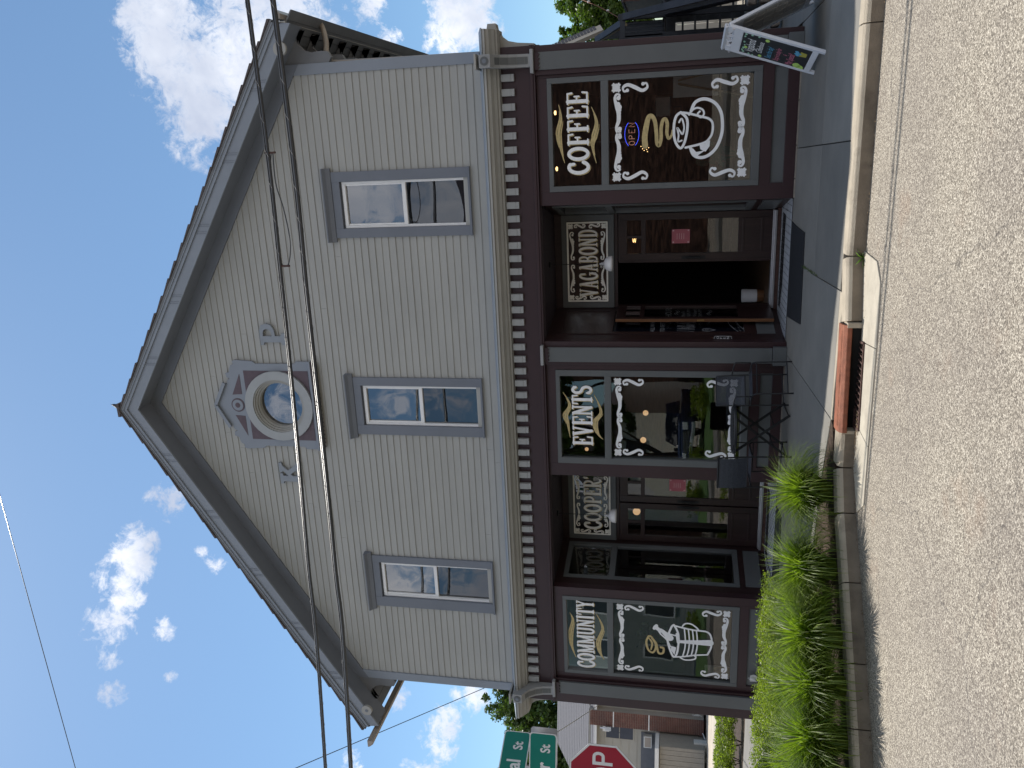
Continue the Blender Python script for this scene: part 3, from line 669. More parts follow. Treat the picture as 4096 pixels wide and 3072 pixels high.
dp = spline([(4.29, 0.62, 6.13), (4.28, 0.62, 6.04), (4.20, 0.58, 5.98), (4.02, 0.45, 5.90), (3.86, 0.33, 5.86), (3.79, 0.29, 5.80), (3.755, 0.40, 5.70), (3.745, 0.5, 3.8)], 4)
MB().tube(dp, 0.036, 10).build('downspout', GUTTER, H, smooth=True)

# --- upper sash windows
for (a, b_), (va, vb) in zip(WINX, [(1.649, 2.252), (-1.145, -0.554), (-3.958, -3.369)]):
    VT, VB = 5.70, 3.998
    win = B('sash_window', CASING, H, (a, va-0.002, -0.036, 0.012, CB, CT-0.0), (vb+0.002, b_, -0.036, 0.012, CB, CT-0.0), (va-0.002, vb+0.002, -0.034, 0.012, VT+0.02, CT-0.001), bevel=0.003)
    B('window_sill', CASING, win, (a-0.005, b_+0.005, -0.055, 0.0, CB-0.028, CB-0.001), bevel=0.003)
    h = MB(); h.prism([(-0.02, CT+.001), (-0.045, CT+.001), (-0.075, CT+0.05), (-0.12, CT+0.085), (-0.12, CT+0.10), (0.0, CT+0.115)], 'x', a-0.05, b_+0.05)
    h.build('window_hood', CASING, win)
    # white vinyl frame, meeting rail, two panes (the lower behind an insect screen)
    f = 0.032; R = 0.03
    B('window_frame', WHITEV, win, (va, va+f, 0.0, 0.07, VB, VT), (vb-f, vb, 0.0, 0.07, VB, VT), (va+f, vb-f, 0.002, 0.07, VT-f-.012, VT), (va+f, vb-f, 0.002, 0.07, VB, VB+f), bevel=0.003)
    B('sash_rail', WHITEV, win, (va+f+.001, vb-f-.001, 0.012, 0.06, 4.825, 4.875),
      (va+f+.001, va+f+.022, 0.014, 0.058, 4.876, VT-f-.013), (vb-f-.022, vb-f-.001, 0.014, 0.058, 4.876, VT-f-.013), bevel=0.003)
    p = MB(); p.quad((va+f, 0.040, 4.87), (vb-f, 0.040, 4.87), (vb-f, 0.040, VT-f), (va+f, 0.040, VT-f)); p.build('pane', GLASSU, win)
    p = MB(); p.quad((va+f, 0.046, VB+f), (vb-f, 0.046, VB+f), (vb-f, 0.046, 4.83), (va+f, 0.046, 4.83)); p.build('pane', GLASSS, win)
    p = MB(); p.box(va, vb, 0.19, 0.20, VB, VT); p.build('window_blind', mat('grey_blind', (0.16, 0.165, 0.17), 0.8, 0.1, 4), win)
    B('window_reveal', CASING, win, (va-.02, va, 0.012, 0.22, VB-.02, VT+.02), (vb, vb+.02, 0.012, 0.22, VB-.02, VT+.02), (va, vb, 0.012, 0.22, VT, VT+.019))
# --- round gable window in its carved surround
sur = [(AX, 8.02), (-0.545, 7.835), (-0.56, 7.80), (-0.50, 7.79), (-0.47, 7.74), (-0.45, 7.79), (-0.39, 7.80), (-0.365, 7.73), (-0.31, 7.72), (-0.27, 7.70), (-0.25, 7.655), (-0.20, 7.665), (-0.185, 7.62), (-0.205, 7.34), (-0.24, 7.30), (-0.24, 6.69), (-0.205, 6.66), (-0.205, 6.46)]
sur = sur+[(2*AX-x, z2) for x, z2 in reversed(sur[1:])]
SUR = plate(sur, [circ(AX, 7.0, 0.45)], 'y', -0.045, -0.014, 'round_window_surround', TRIM, H, bevel=0.003)
for s_ in (1, -1):
    for t in (1, -1):                            # lattice corner panels
        cxo, czo = AX+s_*0.53, 7.0+t*0.505
        pts = [(cxo, czo)]+[(AX+s_*r_*cos(q), 7.0+t*r_*sin(q)) for q, r_ in [(radians(8+74*k2/10), 0.535) for k2 in range(11)]]
        pts = [(min(max(x, AX-0.53), AX+0.53), min(max(z2, 6.495), 7.505)) for x, z2 in pts]
        q = MB(); q.prism(pts, 'y', -0.050, -0.046); q.build('lattice_panel', OCTP, SUR)
    q = MB(); q.prism([(AX+s_*0.16, 7.73), (AX+s_*0.48, 7.575), (AX+s_*0.17, 7.575)], 'y', -0.050, -0.046); q.build('triangle_panel', OCTP, SUR)
    q = MB(); q.bar((AX, -0.07, 8.015), (AX+s_*0.345, -0.07, 7.825), 0.03, 0.05); q.build('surround_cap', TRIM, SUR)
for r_, y_ in ((0.105, -.052), (0.085, -.058), (0.055, -.054), (0.04, -.060), (0.018, -.064)):
    q = MB(); q.disc((AX, y_, 7.665), r_, 24, 'y', 0.012); q.build('medallion', OCTP if r_ != .085 else TRIM, SUR)
def ring(r0, r1, y0, y1, name, m, parent, n=40):
    b = MB(); 
    for k2 in range(n):
        a, c = 2*pi*k2/n, 2*pi*(k2+1)/n
        i = len(b.v); b.v += [(AX+r*cos(t), y, 7.0+r*sin(t)) for t in (a, c) for r, y in ((r0, y0), (r1, y0), (r1, y1), (r0, y1))]
        b.f += [(i, i+1, i+5, i+4), (i+1, i+2, i+6, i+5), (i+2, i+3, i+7, i+6), (i+3, i, i+4, i+7)]
    return b.build(name, m, parent, smooth=False)
rg = mat('round_frame_paint', (0.33, 0.345, 0.355), 0.5, 0.05)
ring(0.405, 0.53, -0.082, -0.051, 'window_ring', rg, SUR); ring(0.385, 0.404, -0.062, 0.02, 'window_ring', WARM, SUR); ring(0.36, 0.384, -0.035, 0.05, 'window_ring', WARM, SUR); ring(0.335, 0.36, -0.005, 0.09, 'window_ring', WARM, SUR)
q = MB(); q.disc((AX, 0.06, 7.0), 0.345, 40, 'y', 0.004); q.build('pane', GLASSU, SUR)
q = MB(); q.disc((AX, 0.139, 7.0), 0.398, 40, 'y', 0.01); q.build('window_back', mat('dark_attic', (0.05, 0.06, 0.08), 0.9, 0.1), SUR)
B('surround_shelf', TRIM, SUR, (-1.545, -0.195, -0.10, -0.014, 6.425, 6.455), bevel=0.004)
fr_ = [(-1.53, 6.424)]; k2 = 0
while fr_[-1][0] < -0.23: x = fr_[-1][0]; fr_ += [(x+0.012, 6.355), (x+0.045, 6.335), (x+0.062, 6.365)]; k2 += 1
fr_ += [(-0.21, 6.37), (-0.21, 6.424)]
q = MB(); q.prism(fr_, 'y', -0.075, -0.045); q.build('scalloped_fringe', OCTP, SUR)
# gable letters K and P
Kp = [(0, 0), (.17, 0), (.17, .045), (.13, .06), (.13, .12), (.16, .15), (.225, .06), (.20, .045), (.20, 0), (.36, 0), (.36, .045), (.32, .055), (.22, .19), (.29, .27), (.345, .285), (.345, .33), (.19, .33), (.19, .285), (.215, .27), (.13, .19), (.13, .27), (.17, .285), (.17, .33), (0, .33), (0, .285), (.04, .27), (.04, .06), (0, .045)]
q = MB(); q.prism([(-2.115+x*.98, 6.82+z2*1.0) for x, z2 in Kp], 'y', -0.05, -0.015); q.build('gable_letter', LETT, H)
Pp = [(0, 0), (.17, 0), (.17, .05), (.13, .065), (.13, .15), (.22, .16), (.29, .20), (.315, .27), (.29, .35), (.21, .385), (0, .385), (0, .34), (.04, .325), (.04, .065), (0, .05)]
hole = [(.13, .20), (.19, .205), (.225, .235), (.235, .275), (.22, .315), (.18, .335), (.13, .335)]
plate([(0.04+x, 6.775+z2) for x, z2 in Pp], [[(0.04+x, 6.775+z2) for x, z2 in hole]], 'y', -0.05, -0.015, 'gable_letter', LETT, H)

# --- shopfront entablature
FY = -0.12
B('fascia_beam', MAROON, H, (XL-0.0, XR+0.01, -0.16, 0.0, 3.095, 3.47), bevel=0.003)
B('fascia_moulding', MAROON, H, (XL-.005, XR+0.015, -0.185, -0.161, 3.055, 3.093), (XL-.004, XR+0.014, -0.175, -0.1605, 3.030, 3.0545), bevel=0.004)
cp = [(-0.001, 3.66), (-0.40, 3.605), (-0.405, 3.575), (-0.375, 3.565), (-0.36, 3.535), (-0.315, 3.51), (-0.285, 3.48), (-0.255, 3.475), (-0.25, 3.455), (-0.165, 3.445), (-0.001, 3.445)]
b = MB(); b.prism([(y, z2) for y, z2 in cp], 'x', XL-0.19, XR+0.20); b.build('cornice_crown', WARM, H)
b = MB(); b.prism([(-0.0005, 3.735), (-0.41, 3.622), (-0.41, 3.607), (-0.0005, 3.662)], 'x', XL-0.20, XR+0.21); b.build('cornice_flashing', mat('pale_blue_flashing', (0.30, 0.34, 0.38), 0.45, 0.08, 3), H)
for s_ in (1, -1):                                # cornice returns along the side walls
    x0 = XR if s_ > 0 else XL
    b = MB(); b.prism([(x0-s_*y*0.5, z2) for y, z2 in cp], 'y', 0.0, 1.5); b.build('cornice_return', WARM, H)
    B('side_beam', MAROON, H, (min(x0, x0+s_*.03), max(x0, x0+s_*.03), 0.0, 1.5, 3.0, 3.44))
for k2 in range(52):
    xd = 3.39-k2*0.1662
    if xd < -5.09: break
    d_ = MB(); d_.box(xd-0.041, xd+0.041, -0.205, -0.161, 3.285, 3.444); d_.box(xd-0.0405, xd+0.0405, -0.212, -0.2055, 3.325, 3.444)
    if k2 == 0: dm = d_.build('dentil', DENT, H, bevel=0.002); dx0 = xd
    else:
        o = dm.copy(); COL.objects.link(o); o.location.x = xd-dx0; o.parent = H
# scroll brackets over the corner pilasters (front and side)
def bracket(cx, name='scroll_bracket'):
    pr = [(-0.16, 3.06), (-0.245, 3.06), (-0.25, 3.12), (-0.265, 3.22), (-0.30, 3.32), (-0.36, 3.41), (-0.44, 3.47), (-0.50, 3.50), (-0.50, 3.635), (-0.16, 3.66)]
    b = MB(); b.prism(pr, 'x', cx-0.073, cx+0.073); br = b.build(name, mat('bracket_paint', (0.27, 0.275, 0.28), 0.5, 0.05), H, bevel=0.004)
    q = MB(); ip = [(-0.250, 3.10), (-0.256, 3.14), (-0.270, 3.225), (-0.304, 3.325), (-0.364, 3.415), (-0.43, 3.463)]
    for (ya, za), (yb, zb) in zip(ip[:-1], ip[1:]): q.quad((cx-.040, ya-.0025, za), (cx+.040, ya-.0025, za), (cx+.040, yb-.0025, zb-.002), (cx-.040, yb-.0025, zb-.002))
    q.build('bracket_inset', SHOP, br)
    q = MB(); q.disc((cx, -0.508, 3.568), 0.050, 20, 'y', 0.01); q.build('bracket_bullseye', SHOP, br)
    q = MB(); q.disc((cx, -0.513, 3.568), 0.025, 20, 'y', 0.006); q.build('bracket_button', CASING, br)
    # little roof over the block
    B('bracket_cap', WARM, br, (cx-.085, cx+.085, -0.52, -0.0, 3.664, 3.69), bevel=0.003)
    return br
bracket(3.565); bracket(-5.235)
for s_, x0 in ((1, XR), (-1, XL)):
    pr = [(0.0, 3.04), (0.05, 3.04), (0.06, 3.12), (0.075, 3.24), (0.11, 3.36), (0.19, 3.44), (0.30, 3.49), (0.37, 3.50), (0.37, 3.60), (0, 3.66)]
    b = MB(); b.prism([(x0+s_*x*0.78, z2) for x, z2 in pr], 'y', -0.10, 0.05); br = b.build('side_bracket', WARM, H, bevel=0.004)
# --- pilasters
def pilaster(x0, x1, xa, xb, name='pilaster'):
    b = MB(); b.box(xa, xb, -0.165, 0.0, 0.0, 3.029); p_ = b.build(name, MAROON, H, bevel=0.003)
    B('pilaster_panel', SHOP, p_, (x0, x1, -0.200, -0.166, 0.166, 2.985), bevel=0.003)
    B('pilaster_base', SHOP, p_, (x0-0.02, x1+0.02, -0.235, -0.1662, 0.0, 0.160), bevel=0.004)
    B('pilaster_cap', mat('bracket_paint', (0,0,0)), p_, (x0-0.035, x1+0.035, -0.262, -0.186, 3.035, 3.075), bevel=0.006)
    n_ = 4; wd = (x1-x0)/n_; pts = [(x0, 3.028)]
    for k3 in range(n_): xx = x0+k3*wd; pts += [(xx+wd*.1, 2.985), (xx+wd*.5, 2.962), (xx+wd*.9, 2.985)]
    pts += [(x1, 3.028)]
    q = MB(); q.prism(pts, 'y', -0.214, -0.2015); q.build('scalloped_fringe', MAROON, p_)
pilaster(3.455, 3.652, 3.40, XR+.005); pilaster(-0.132, 0.062, -0.175, 0.135); pilaster(-5.300, -5.098, XL-.005, -5.06)
# --- shop windows
def shopwin(X0, X1, g0, g1):
    ZT, ZB = 2.902, 0.415
    w_ = B('display_window', SHOP, H, (X0, g0, FY-.012, 0.0, ZB, ZT), (g1, X1, FY-.012, 0.0, ZB, ZT), (g0, g1, FY-.011, 0.0, 2.848, ZT), (g0, g1, FY-.0115, 0.0, 2.170, 2.258), (g0, g1, FY-.011, 0.0, ZB, 0.508), bevel=0.004)
    p = MB(); p.quad((g0, -0.085, 2.258), (g1, -0.085, 2.258), (g1, -0.085, 2.848), (g0, -0.085, 2.848)); p.build('pane', GLASS, w_)
    p = MB(); p.quad((g0, -0.085, 0.508), (g1, -0.085, 0.508), (g1, -0.085, 2.170), (g0, -0.085, 2.170)); p.build('pane', GLASS, w_)
    # bulkhead below: maroon rails round a recessed grey panel
    B('bulkhead', MAROON, H, (X0-.02, X1+.02, FY-.002, 0.0, 0.285, 0.413), (X0-.02, X1+.02, FY-.002, 0.0, 0.015, 0.138), (X0-.02, X0+.02, FY-.002, 0.0, 0.138, 0.285), (X1-.02, X1+.02, FY-.002, 0.0, 0.138, 0.285), bevel=0.003)
    B('bulkhead_panel', SHOP, H, (X0+.0205, X1-.0205, FY+.022, 0.0, 0.1385, 0.2845))
    return w_
TW = lambda u, v, l: (u, -0.0862-l, v)
TB = lambda u, v, l: (u, 0.9585-l, v)
W4 = shopwin(2.035, 3.360, 2.100, 3.298); W3 = shopwin(-1.590, -0.262, -1.505, -0.345); W1 = shopwin(-4.975, -3.672, -4.920, -3.732)
# jambs and lintels of the maroon wall
Bs('shopfront_wall', MAROON, H, (3.362, 3.398, FY, 0.0, 0.015, 3.029), (1.872, 2.033, FY, 0.0, 0.015, 3.029), (-0.260, -0.177, FY, 0.0, 0.015, 3.029), (-1.775, -1.592, FY, 0.0, 0.015, 3.029), (-3.670, -3.530, FY, 0.0, 0.015, 3.029), (-5.058, -4.977, FY, 0.0, 0.015, 3.029),
  (2.0335, 3.3615, FY+.001, 0.0, 2.904, 3.029), (-1.5915, -0.2605, FY+.001, 0.0, 2.904, 3.029), (-4.9765, -3.6705, FY+.001, 0.0, 2.904, 3.029), bevel=0.002)
for a, b_ in ((3.35, 1.875), (-0.18, -1.77), (-3.54, -5.05)):
    x = a
    while x > b_+.05:
        L = random.uniform(.35, .6); xe = max(b_, x-L)
        q = MB(); q.box(xe+.004, x-.004, FY-0.015+random.uniform(-.006, .004), 0.0, -0.02, 0.013); q.build('foundation_stone', STONE, H, bevel=0.004); x = xe

# --- painted window art
lettering('COFFEE', 2.235, 3.19, 2.415, 2.668, TW, 'painted_word', W4)
lettering('EVENTS', -1.335, -0.485, 2.425, 2.695, TW, 'painted_word', W3)
lettering('COMMUNITY', -4.885, -3.745, 2.452, 2.706, TW, 'painted_word', W1, weight=1.05)
def swash(T, top, bot, parent):
    P = Paint(lambda u, v, l: T(u, v, l+0.002))
    for pts in (top, bot):
        c = spline(pts, 6); n = len(c); z0 = sum(p[1] for p in pts)/len(pts)
        P.stroke(c, [.006, .02, .03, .03, .022, .006])
        c2 = [(x, z2+0.030*sin(pi*k3/(n-1))*(1 if k3 < n*.5 else .8)) for k3, (x, z2) in enumerate(c)]
        P.stroke(c2[int(n*.12):int(n*.78)], [.005, .018, .022, .018, .005])
        c3 = [(x, z2-0.028*sin(pi*k3/(n-1))) for k3, (x, z2) in enumerate(c)]
        P.stroke(c3[int(n*.3):int(n*.9)], [.005, .015, .02, .015, .005])
    P.build('gold_swash', GOLD, parent)
swash(TW, [(3.058, 2.77), (2.898, 2.741), (2.723, 2.777), (2.563, 2.761), (2.377, 2.713)], [(3.014, 2.375), (2.837, 2.307), (2.683, 2.339), (2.566, 2.372), (2.361, 2.324)], W4)
swash(TW, [(-0.585, 2.815), (-0.763, 2.72), (-0.91, 2.79), (-1.03, 2.765), (-1.23, 2.731)], [(-0.613, 2.398), (-0.85, 2.3), (-0.997, 2.387), (-1.155, 2.364), (-1.244, 2.287)], W3)
swash(TW, [(-3.97, 2.807), (-4.095, 2.754), (-4.315, 2.796), (-4.532, 2.794), (-4.728, 2.728)], [(-3.968, 2.414), (-4.195, 2.318), (-4.433, 2.39), (-4.617, 2.373), (-4.728, 2.311)], W1)
ornament_frame(TW, 2.13, 3.27, 0.55, 2.135, 0.050, W4); ornament_frame(TW, -1.48, -0.37, 0.55, 2.14, 0.047, W3, side=.25); ornament_frame(TW, -4.895, -3.76, 0.53, 2.13, 0.047, W1, side=.25)
# coffee cup on a saucer with gold steam
P = Paint(lambda u, v, l: TW(u, v, l+0.003))
P.stroke(spline([(2.538, 1.736), (2.642, 1.742), (2.774, 1.721), (2.865, 1.695), (2.868, 1.653), (2.8, 1.62), (2.666, 1.604), (2.563, 1.597), (2.535, 1.571), (2.612, 1.55), (2.735, 1.549), (2.816, 1.531), (2.83, 1.499), (2.773, 1.478), (2.671, 1.482), (2.608, 1.46), (2.650, 1.425), (2.699, 1.419)], 5), [.07, .065, .05, .045, .042, .04, .04, .04, .04, .03, .02])
P.build('gold_steam', GOLD, W4)
P = Paint(lambda u, v, l: TW(u, v, l+0.0045))
cr = spline([(2.897, 1.324), (2.823, 1.253), (2.7, 1.246), (2.558, 1.275), (2.493, 1.318), (2.542, 1.369), (2.636, 1.397), (2.769, 1.399), (2.859, 1.374), (2.897, 1.324)], 6); P.stroke(cr, .030)
P.stroke(spline([(2.905, 1.205), (3.000, 1.159), (3.033, 1.057), (2.987, 0.943), (2.884, 0.868), (2.742, 0.844), (2.611, 0.855), (2.481, 0.908), (2.402, 0.989), (2.375, 1.082), (2.409, 1.167), (2.494, 1.206)], 6), .036)
P.stroke(spline([(2.893, 1.300), (2.878, 1.223), (2.84, 1.093), (2.81, 1.0), (2.758, 0.957), (2.666, 0.955), (2.596, 0.984), (2.54, 1.054), (2.496, 1.263)], 6), .026)
P.stroke(spline([(2.865, 1.228), (2.911, 1.198), (2.938, 1.137), (2.914, 1.074), (2.863, 1.058), (2.83, 1.093), (2.867, 1.130), (2.896, 1.105)], 6), .022)
P.stroke(spline([(2.787, 1.342), (2.826, 1.311), (2.733, 1.283), (2.652, 1.298), (2.684, 1.329), (2.726, 1.362), (2.644, 1.345), (2.572, 1.349), (2.58, 1.307)], 5), .020)
for dx in (0, .02, .045, .065): P.stroke([(2.483-dx*.2, 1.205-dx*.4), (2.43-dx*.3, 1.165-dx*.6), (2.437+dx*.4, 1.094-dx)], [.024, .03, .008])
P.face([(2.52, 1.10), (2.47, 1.09), (2.44, 1.03), (2.50, 0.985), (2.57, 0.98), (2.53, 1.04)])
P.build('painted_coffee_cup', WHITEP, W4)
# champagne bucket with ribbon
P = Paint(lambda u, v, l: TW(u, v, l+0.003))
P.stroke(spline([(-4.267, 1.666), (-4.369, 1.698), (-4.503, 1.665), (-4.534, 1.597), (-4.416, 1.559), (-4.278, 1.625), (-4.276, 1.670)], 5), .030)
P.stroke(spline([(-4.30, 1.66), (-4.38, 1.615), (-4.49, 1.63)], 5), [.02, .03, .02]); P.stroke(spline([(-4.301, 1.614), (-4.386, 1.556), (-4.536, 1.522), (-4.53, 1.458), (-4.453, 1.452), (-4.441, 1.491)], 5), .032)
P.build('gold_ribbon', GOLD, W1)
P = Paint(lambda u, v, l: TW(u, v, l+0.0045))
P.stroke([(-4.13, 1.585), (-4.085, 1.555)], .05); P.stroke([(-4.107, 1.57), (-4.17, 1.49)], [.062, .05])
for q in (0, 1): P.stroke(spline([[(-4.13, 1.564), (-4.14, 1.481), (-4.196, 1.397), (-4.229, 1.27)], [(-4.085, 1.564), (-4.206, 1.502), (-4.302, 1.409), (-4.414, 1.356)]][q], 5), .022)
P.stroke([(-4.17, 1.47), (-4.27, 1.36)], [.05, .10])
P.stroke(spline([(-4.048, 1.31), (-4.207, 1.244), (-4.48, 1.253), (-4.584, 1.303), (-4.46, 1.362), (-4.281, 1.396), (-4.096, 1.347), (-4.048, 1.31)], 5), .030)
P.face([(-4.42, 1.27), (-4.55, 1.295), (-4.47, 1.345), (-4.40, 1.345)]); P.stroke([(-4.33, 1.24), (-4.20, 1.26)], .05)
P.stroke(spline([(-4.062, 1.297), (-4.089, 1.17), (-4.113, 1.019), (-4.127, 0.843), (-4.226, 0.784), (-4.376, 0.786), (-4.501, 0.833)], 5), .026)
P.stroke([(-4.584, 1.303), (-4.563, 1.162), (-4.525, 1.01), (-4.501, 0.833)], .024)
for zz in (1.163, 1.107, 1.05, 0.996): P.stroke(spline([(-4.105, zz), (-4.258, zz-.016), (-4.41, zz-.014), (-4.543, zz+.012)], 4), .020)
P.stroke([(-4.316, 1.24), (-4.310, 1.014), (-4.301, 0.80)], [.045, .07, .10])
P.stroke(spline([(-4.06, 1.19), (-4.013, 1.151), (-4.013, 1.071), (-4.066, 0.994), (-4.106, 0.963)], 4), .022); P.stroke(spline([(-4.583, 1.213), (-4.616, 1.136), (-4.589, 1.009), (-4.527, 0.997)], 4), .022)
P.build('painted_champagne_bucket', WHITEP, W1)

# --- recessed entrances
def recess(XA, XB, BA, BB, word, w0, w1, solid=False):
    """XA<XB opening at the front, BA<BB at the back wall (y=1)"""
    YB = 1.0
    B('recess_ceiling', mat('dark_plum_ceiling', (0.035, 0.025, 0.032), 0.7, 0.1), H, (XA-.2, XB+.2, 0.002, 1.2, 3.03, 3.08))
    # sill and floor of the recess
    b = MB(); b.prism([(XA, -0.06), (XB, -0.06), (BB, YB), (BA, YB)], 'z', -0.02, 0.008); b.build('recess_floor', mat('recess_floor', (0.10, 0.10, 0.105), 0.8, 0.1), H)
    # back wall: dark timber frame round transom and doors
    MB_ = MB()
    MB_.box(BA-.12, BA+.0, YB, YB+.06, 0, 3.03); MB_.box(BB, BB+.12, YB, YB+.06, 0, 3.03)
    MB_.box(BA, BB, YB+.002, YB+.06, 2.93, 3.03); MB_.box(BA, BB, YB+.002, YB+.06, 2.147, 2.196)
    MB_.build('entrance_frame', DARKWOOD, H, bevel=0.003)
    g0, g1 = BA+.085, BB-.085
    tr = B('transom_window', SHOP, H, (BA+.002, g0, YB-.025, YB+.03, 2.198, 2.927), (g1, BB-.002, YB-.025, YB+.03, 2.198, 2.927), (g0, g1, YB-.024, YB+.03, 2.85, 2.927), (g0, g1, YB-.024, YB+.03, 2.198, 2.280), bevel=0.003)
    p = MB(); p.quad((g0, YB-.04+.002, 2.28), (g1, YB-.04+.002, 2.28), (g1, YB-.04+.002, 2.85), (g0, YB-.04+.002, 2.85)); p.build('pane', GLASS, tr)
    P = Paint(lambda u, v, l: TB(u, v, l)); 
    for seg in ([(g0+.02, 2.292), (g1-.02, 2.292)], [(g1-.02, 2.292), (g1-.02, 2.84)], [(g1-.02, 2.84), (g0+.02, 2.84)], [(g0+.02, 2.84), (g0+.02, 2.292)]): P.stroke(seg, .024)
    P.build('painted_border', CREAM, tr)
    lettering(word, w0, w1, 2.425, 2.685, TB, 'painted_word', tr, m=CREAM)
    a0, a1 = g0+.06, g1-.06; s_ = .040
    def piece(fn, *a):
        P = Paint(lambda u, v, l: TB(u, v, l+.002)); fn(P, *a); P.build('scroll_border', CREAM, tr)
    for zz, dz in ((2.795, -1), (2.335, 1)):
        for xx, dx in ((a0, 1), (a1, -1)):
            piece(fleuron, xx+dx*.01, zz, s_*.9, dx, dz)
            piece(scroll, xx+dx*.09, zz-dz*.012, xx+dx*(a1-a0)*.46, zz-dz*.012, s_*.9, 1 if dx*dz > 0 else -1)
            piece(sscroll, xx+dx*.0, zz+dz*.055, xx+dx*.01, zz+dz*.20, s_*.75, dx)
    # aluminium threshold and nosing step
    B('threshold', ALU, H, (BA, BB, YB-.10, YB+.08, 0.055, 0.085), (BA, BB, YB-.06, YB+.08, 0.085, 0.105), bevel=0.003)
    B('door_step', DARKIRON, H, (BA-.02, BB+.02, YB-.09, YB+.25, 0.008, 0.054))
    # splayed return walls with side windows
    for xa, xb, s_ in ((XA, BA, 1), (XB, BB, -1)):
        d = Vector((xb-xa, YB-0.0, 0)); L = d.length; d.normalize(); nn = Vector((d.y, -d.x, 0))*s_      # faces into the recess
        M = Matrix(((d.x, nn.x, 0, xa), (d.y, nn.y, 0, 0.0), (0, 0, 1, 0), (0, 0, 0, 1)))
        def bx(*boxes):
            q = MB()
            for b4 in boxes: q.box(*b4)
            return q.xf(M)
        wl = bx((-.05, L+.02, -.06, 0, 0, .40), (-.05, L+.02, -.06, 0, 2.92, 3.03), (-.05, .12, -.0599, 0.0, .40, 2.92), (L-.10, L+.02, -.0599, 0.0, .40, 2.92)).build('return_wall', DARKWOOD, H)
        rm = DARKWOOD if (solid and s_ > 0) else SHOP
        rw = bx((.121, .185, -.05, .012, .402, 2.918), (L-.165, L-.101, -.05, .012, .402, 2.918), (.185, L-.165, -.05, .011, 2.85, 2.918), (.185, L-.165, -.05, .011, 2.17, 2.255), (.185, L-.165, -.05, .011, .402, .475)).build('return_window', rm, H)
        zt2 = 2.17 if rm is DARKWOOD else 2.85
        if rm is DARKWOOD: bx((.186, L-.166, -.04, .004, 2.256, 2.849)).build('upper_panel', DARKWOOD, rw)
        q = MB(); q.quad(*[tuple(M @ Vector(p)) for p in ((.185, -.02, .475), (L-.165, -.02, .475), (L-.165, -.02, zt2), (.185, -.02, zt2))]); q.build('pane', GLASS, rw)
        bx((.14, L-.12, .001, .012, .10, .32)).build('return_panel', SHOP, H)
        yield M, L, rw
RV = list(recess(0.14, 1.870, 0.345, 1.650, 'VAGABOND', 0.515, 1.455, True))
RC = list(recess(-3.530, -1.777, -3.325, -2.020, "COOPER'S", -3.135, -2.125))

def door(x0, x1, mirror=False, swing=None, hinge='left', poster=True):
    """half-glazed door leaf; local x along the leaf, local y=0 its street face"""
    W = x1-x0; t = .045
    root = bpy.data.objects.new('door_leaf', bpy.data.meshes.new('door_leaf')); 
    b = MB(); g0, g1 = .10, W-.09
    b.box(0, g0, 0, t, .0, 2.04); b.box(g1, W, 0, t, 0, 2.04); b.box(g0, g1, .001, t-.001, 0, .44); b.box(g0, g1, .001, t-.001, 1.665, 1.725); b.box(g0, g1, .001, t-.001, 1.92, 2.04)
    b.box((g0+g1)/2-.02, (g0+g1)/2+.02, .001, t-.001, 1.725, 1.92); b.box(g0, g1, -.006, .0009, .12, .15); b.box(g0, g1, -.006, .0009, .36, .39); b.box(g0, g0+.02, -.006, .0009, .15, .36); b.box(g1-.02, g1, -.006, .0009, .15, .36)
    leaf = b.build('door_leaf', DARKWOOD, H, bevel=0.003)
    q = MB(); q.quad((g0, .02, .44), (g1, .02, .44), (g1, .02, 1.665), (g0, .02, 1.665)); q.build('pane', GLASS, leaf)
    q = MB(); q.quad((g0, .02, 1.725), (g1, .02, 1.725), (g1, .02, 1.92), (g0, .02, 1.92)); q.build('pane', GLASS, leaf)
    return leaf
d1 = door(1.0, 1.645); d1.location = (1.0, 0.985, 0.10)
q = MB(); q.box(1.0-.02, 1.0+.005, .97, .984, .12, 2.13); q.build('door_astragal', DARKWOOD, H)
d2 = door(-3.31, -2.68); d2.location = (-3.315, 0.985, 0.10); d3 = door(-2.66, -2.03); d3.location = (-2.662, 0.985, 0.10)
for d_, x in ((d2, .60), (d3, .04), (d1, .04)):
    MB().tube([(x, -.045, .93), (x, -.045, 1.12)], .010, 8).build('door_handle', BLACKM, d_); B('lock_plate', BLACKM, d_, (x-.02, x+.02, -.008, -.0065, .86, 1.18))
# open left leaf of the coffeehouse entrance swung out to the street
d4 = door(0.0, 0.63); d4.location = (0.352, 0.99, 0.10); d4.rotation_euler = (0, 0, radians(-97)); d4['label'] = 'door leaf standing open with mirrored opening hours on the glass'
B('door_edge', OAK, d4, (.6302, .634, .002, .043, 0.0, 2.04)); B('latch_plate', mat('brass', (0.55, 0.36, 0.14), 0.3, 0.1, metal=.8), d4, (.6342, .637, .012, .034, .88, .97))
Q4 = lambda u, v, l: (.315-u, .0195-l if False else .0215+l, v)
P = None
yy = 1.46
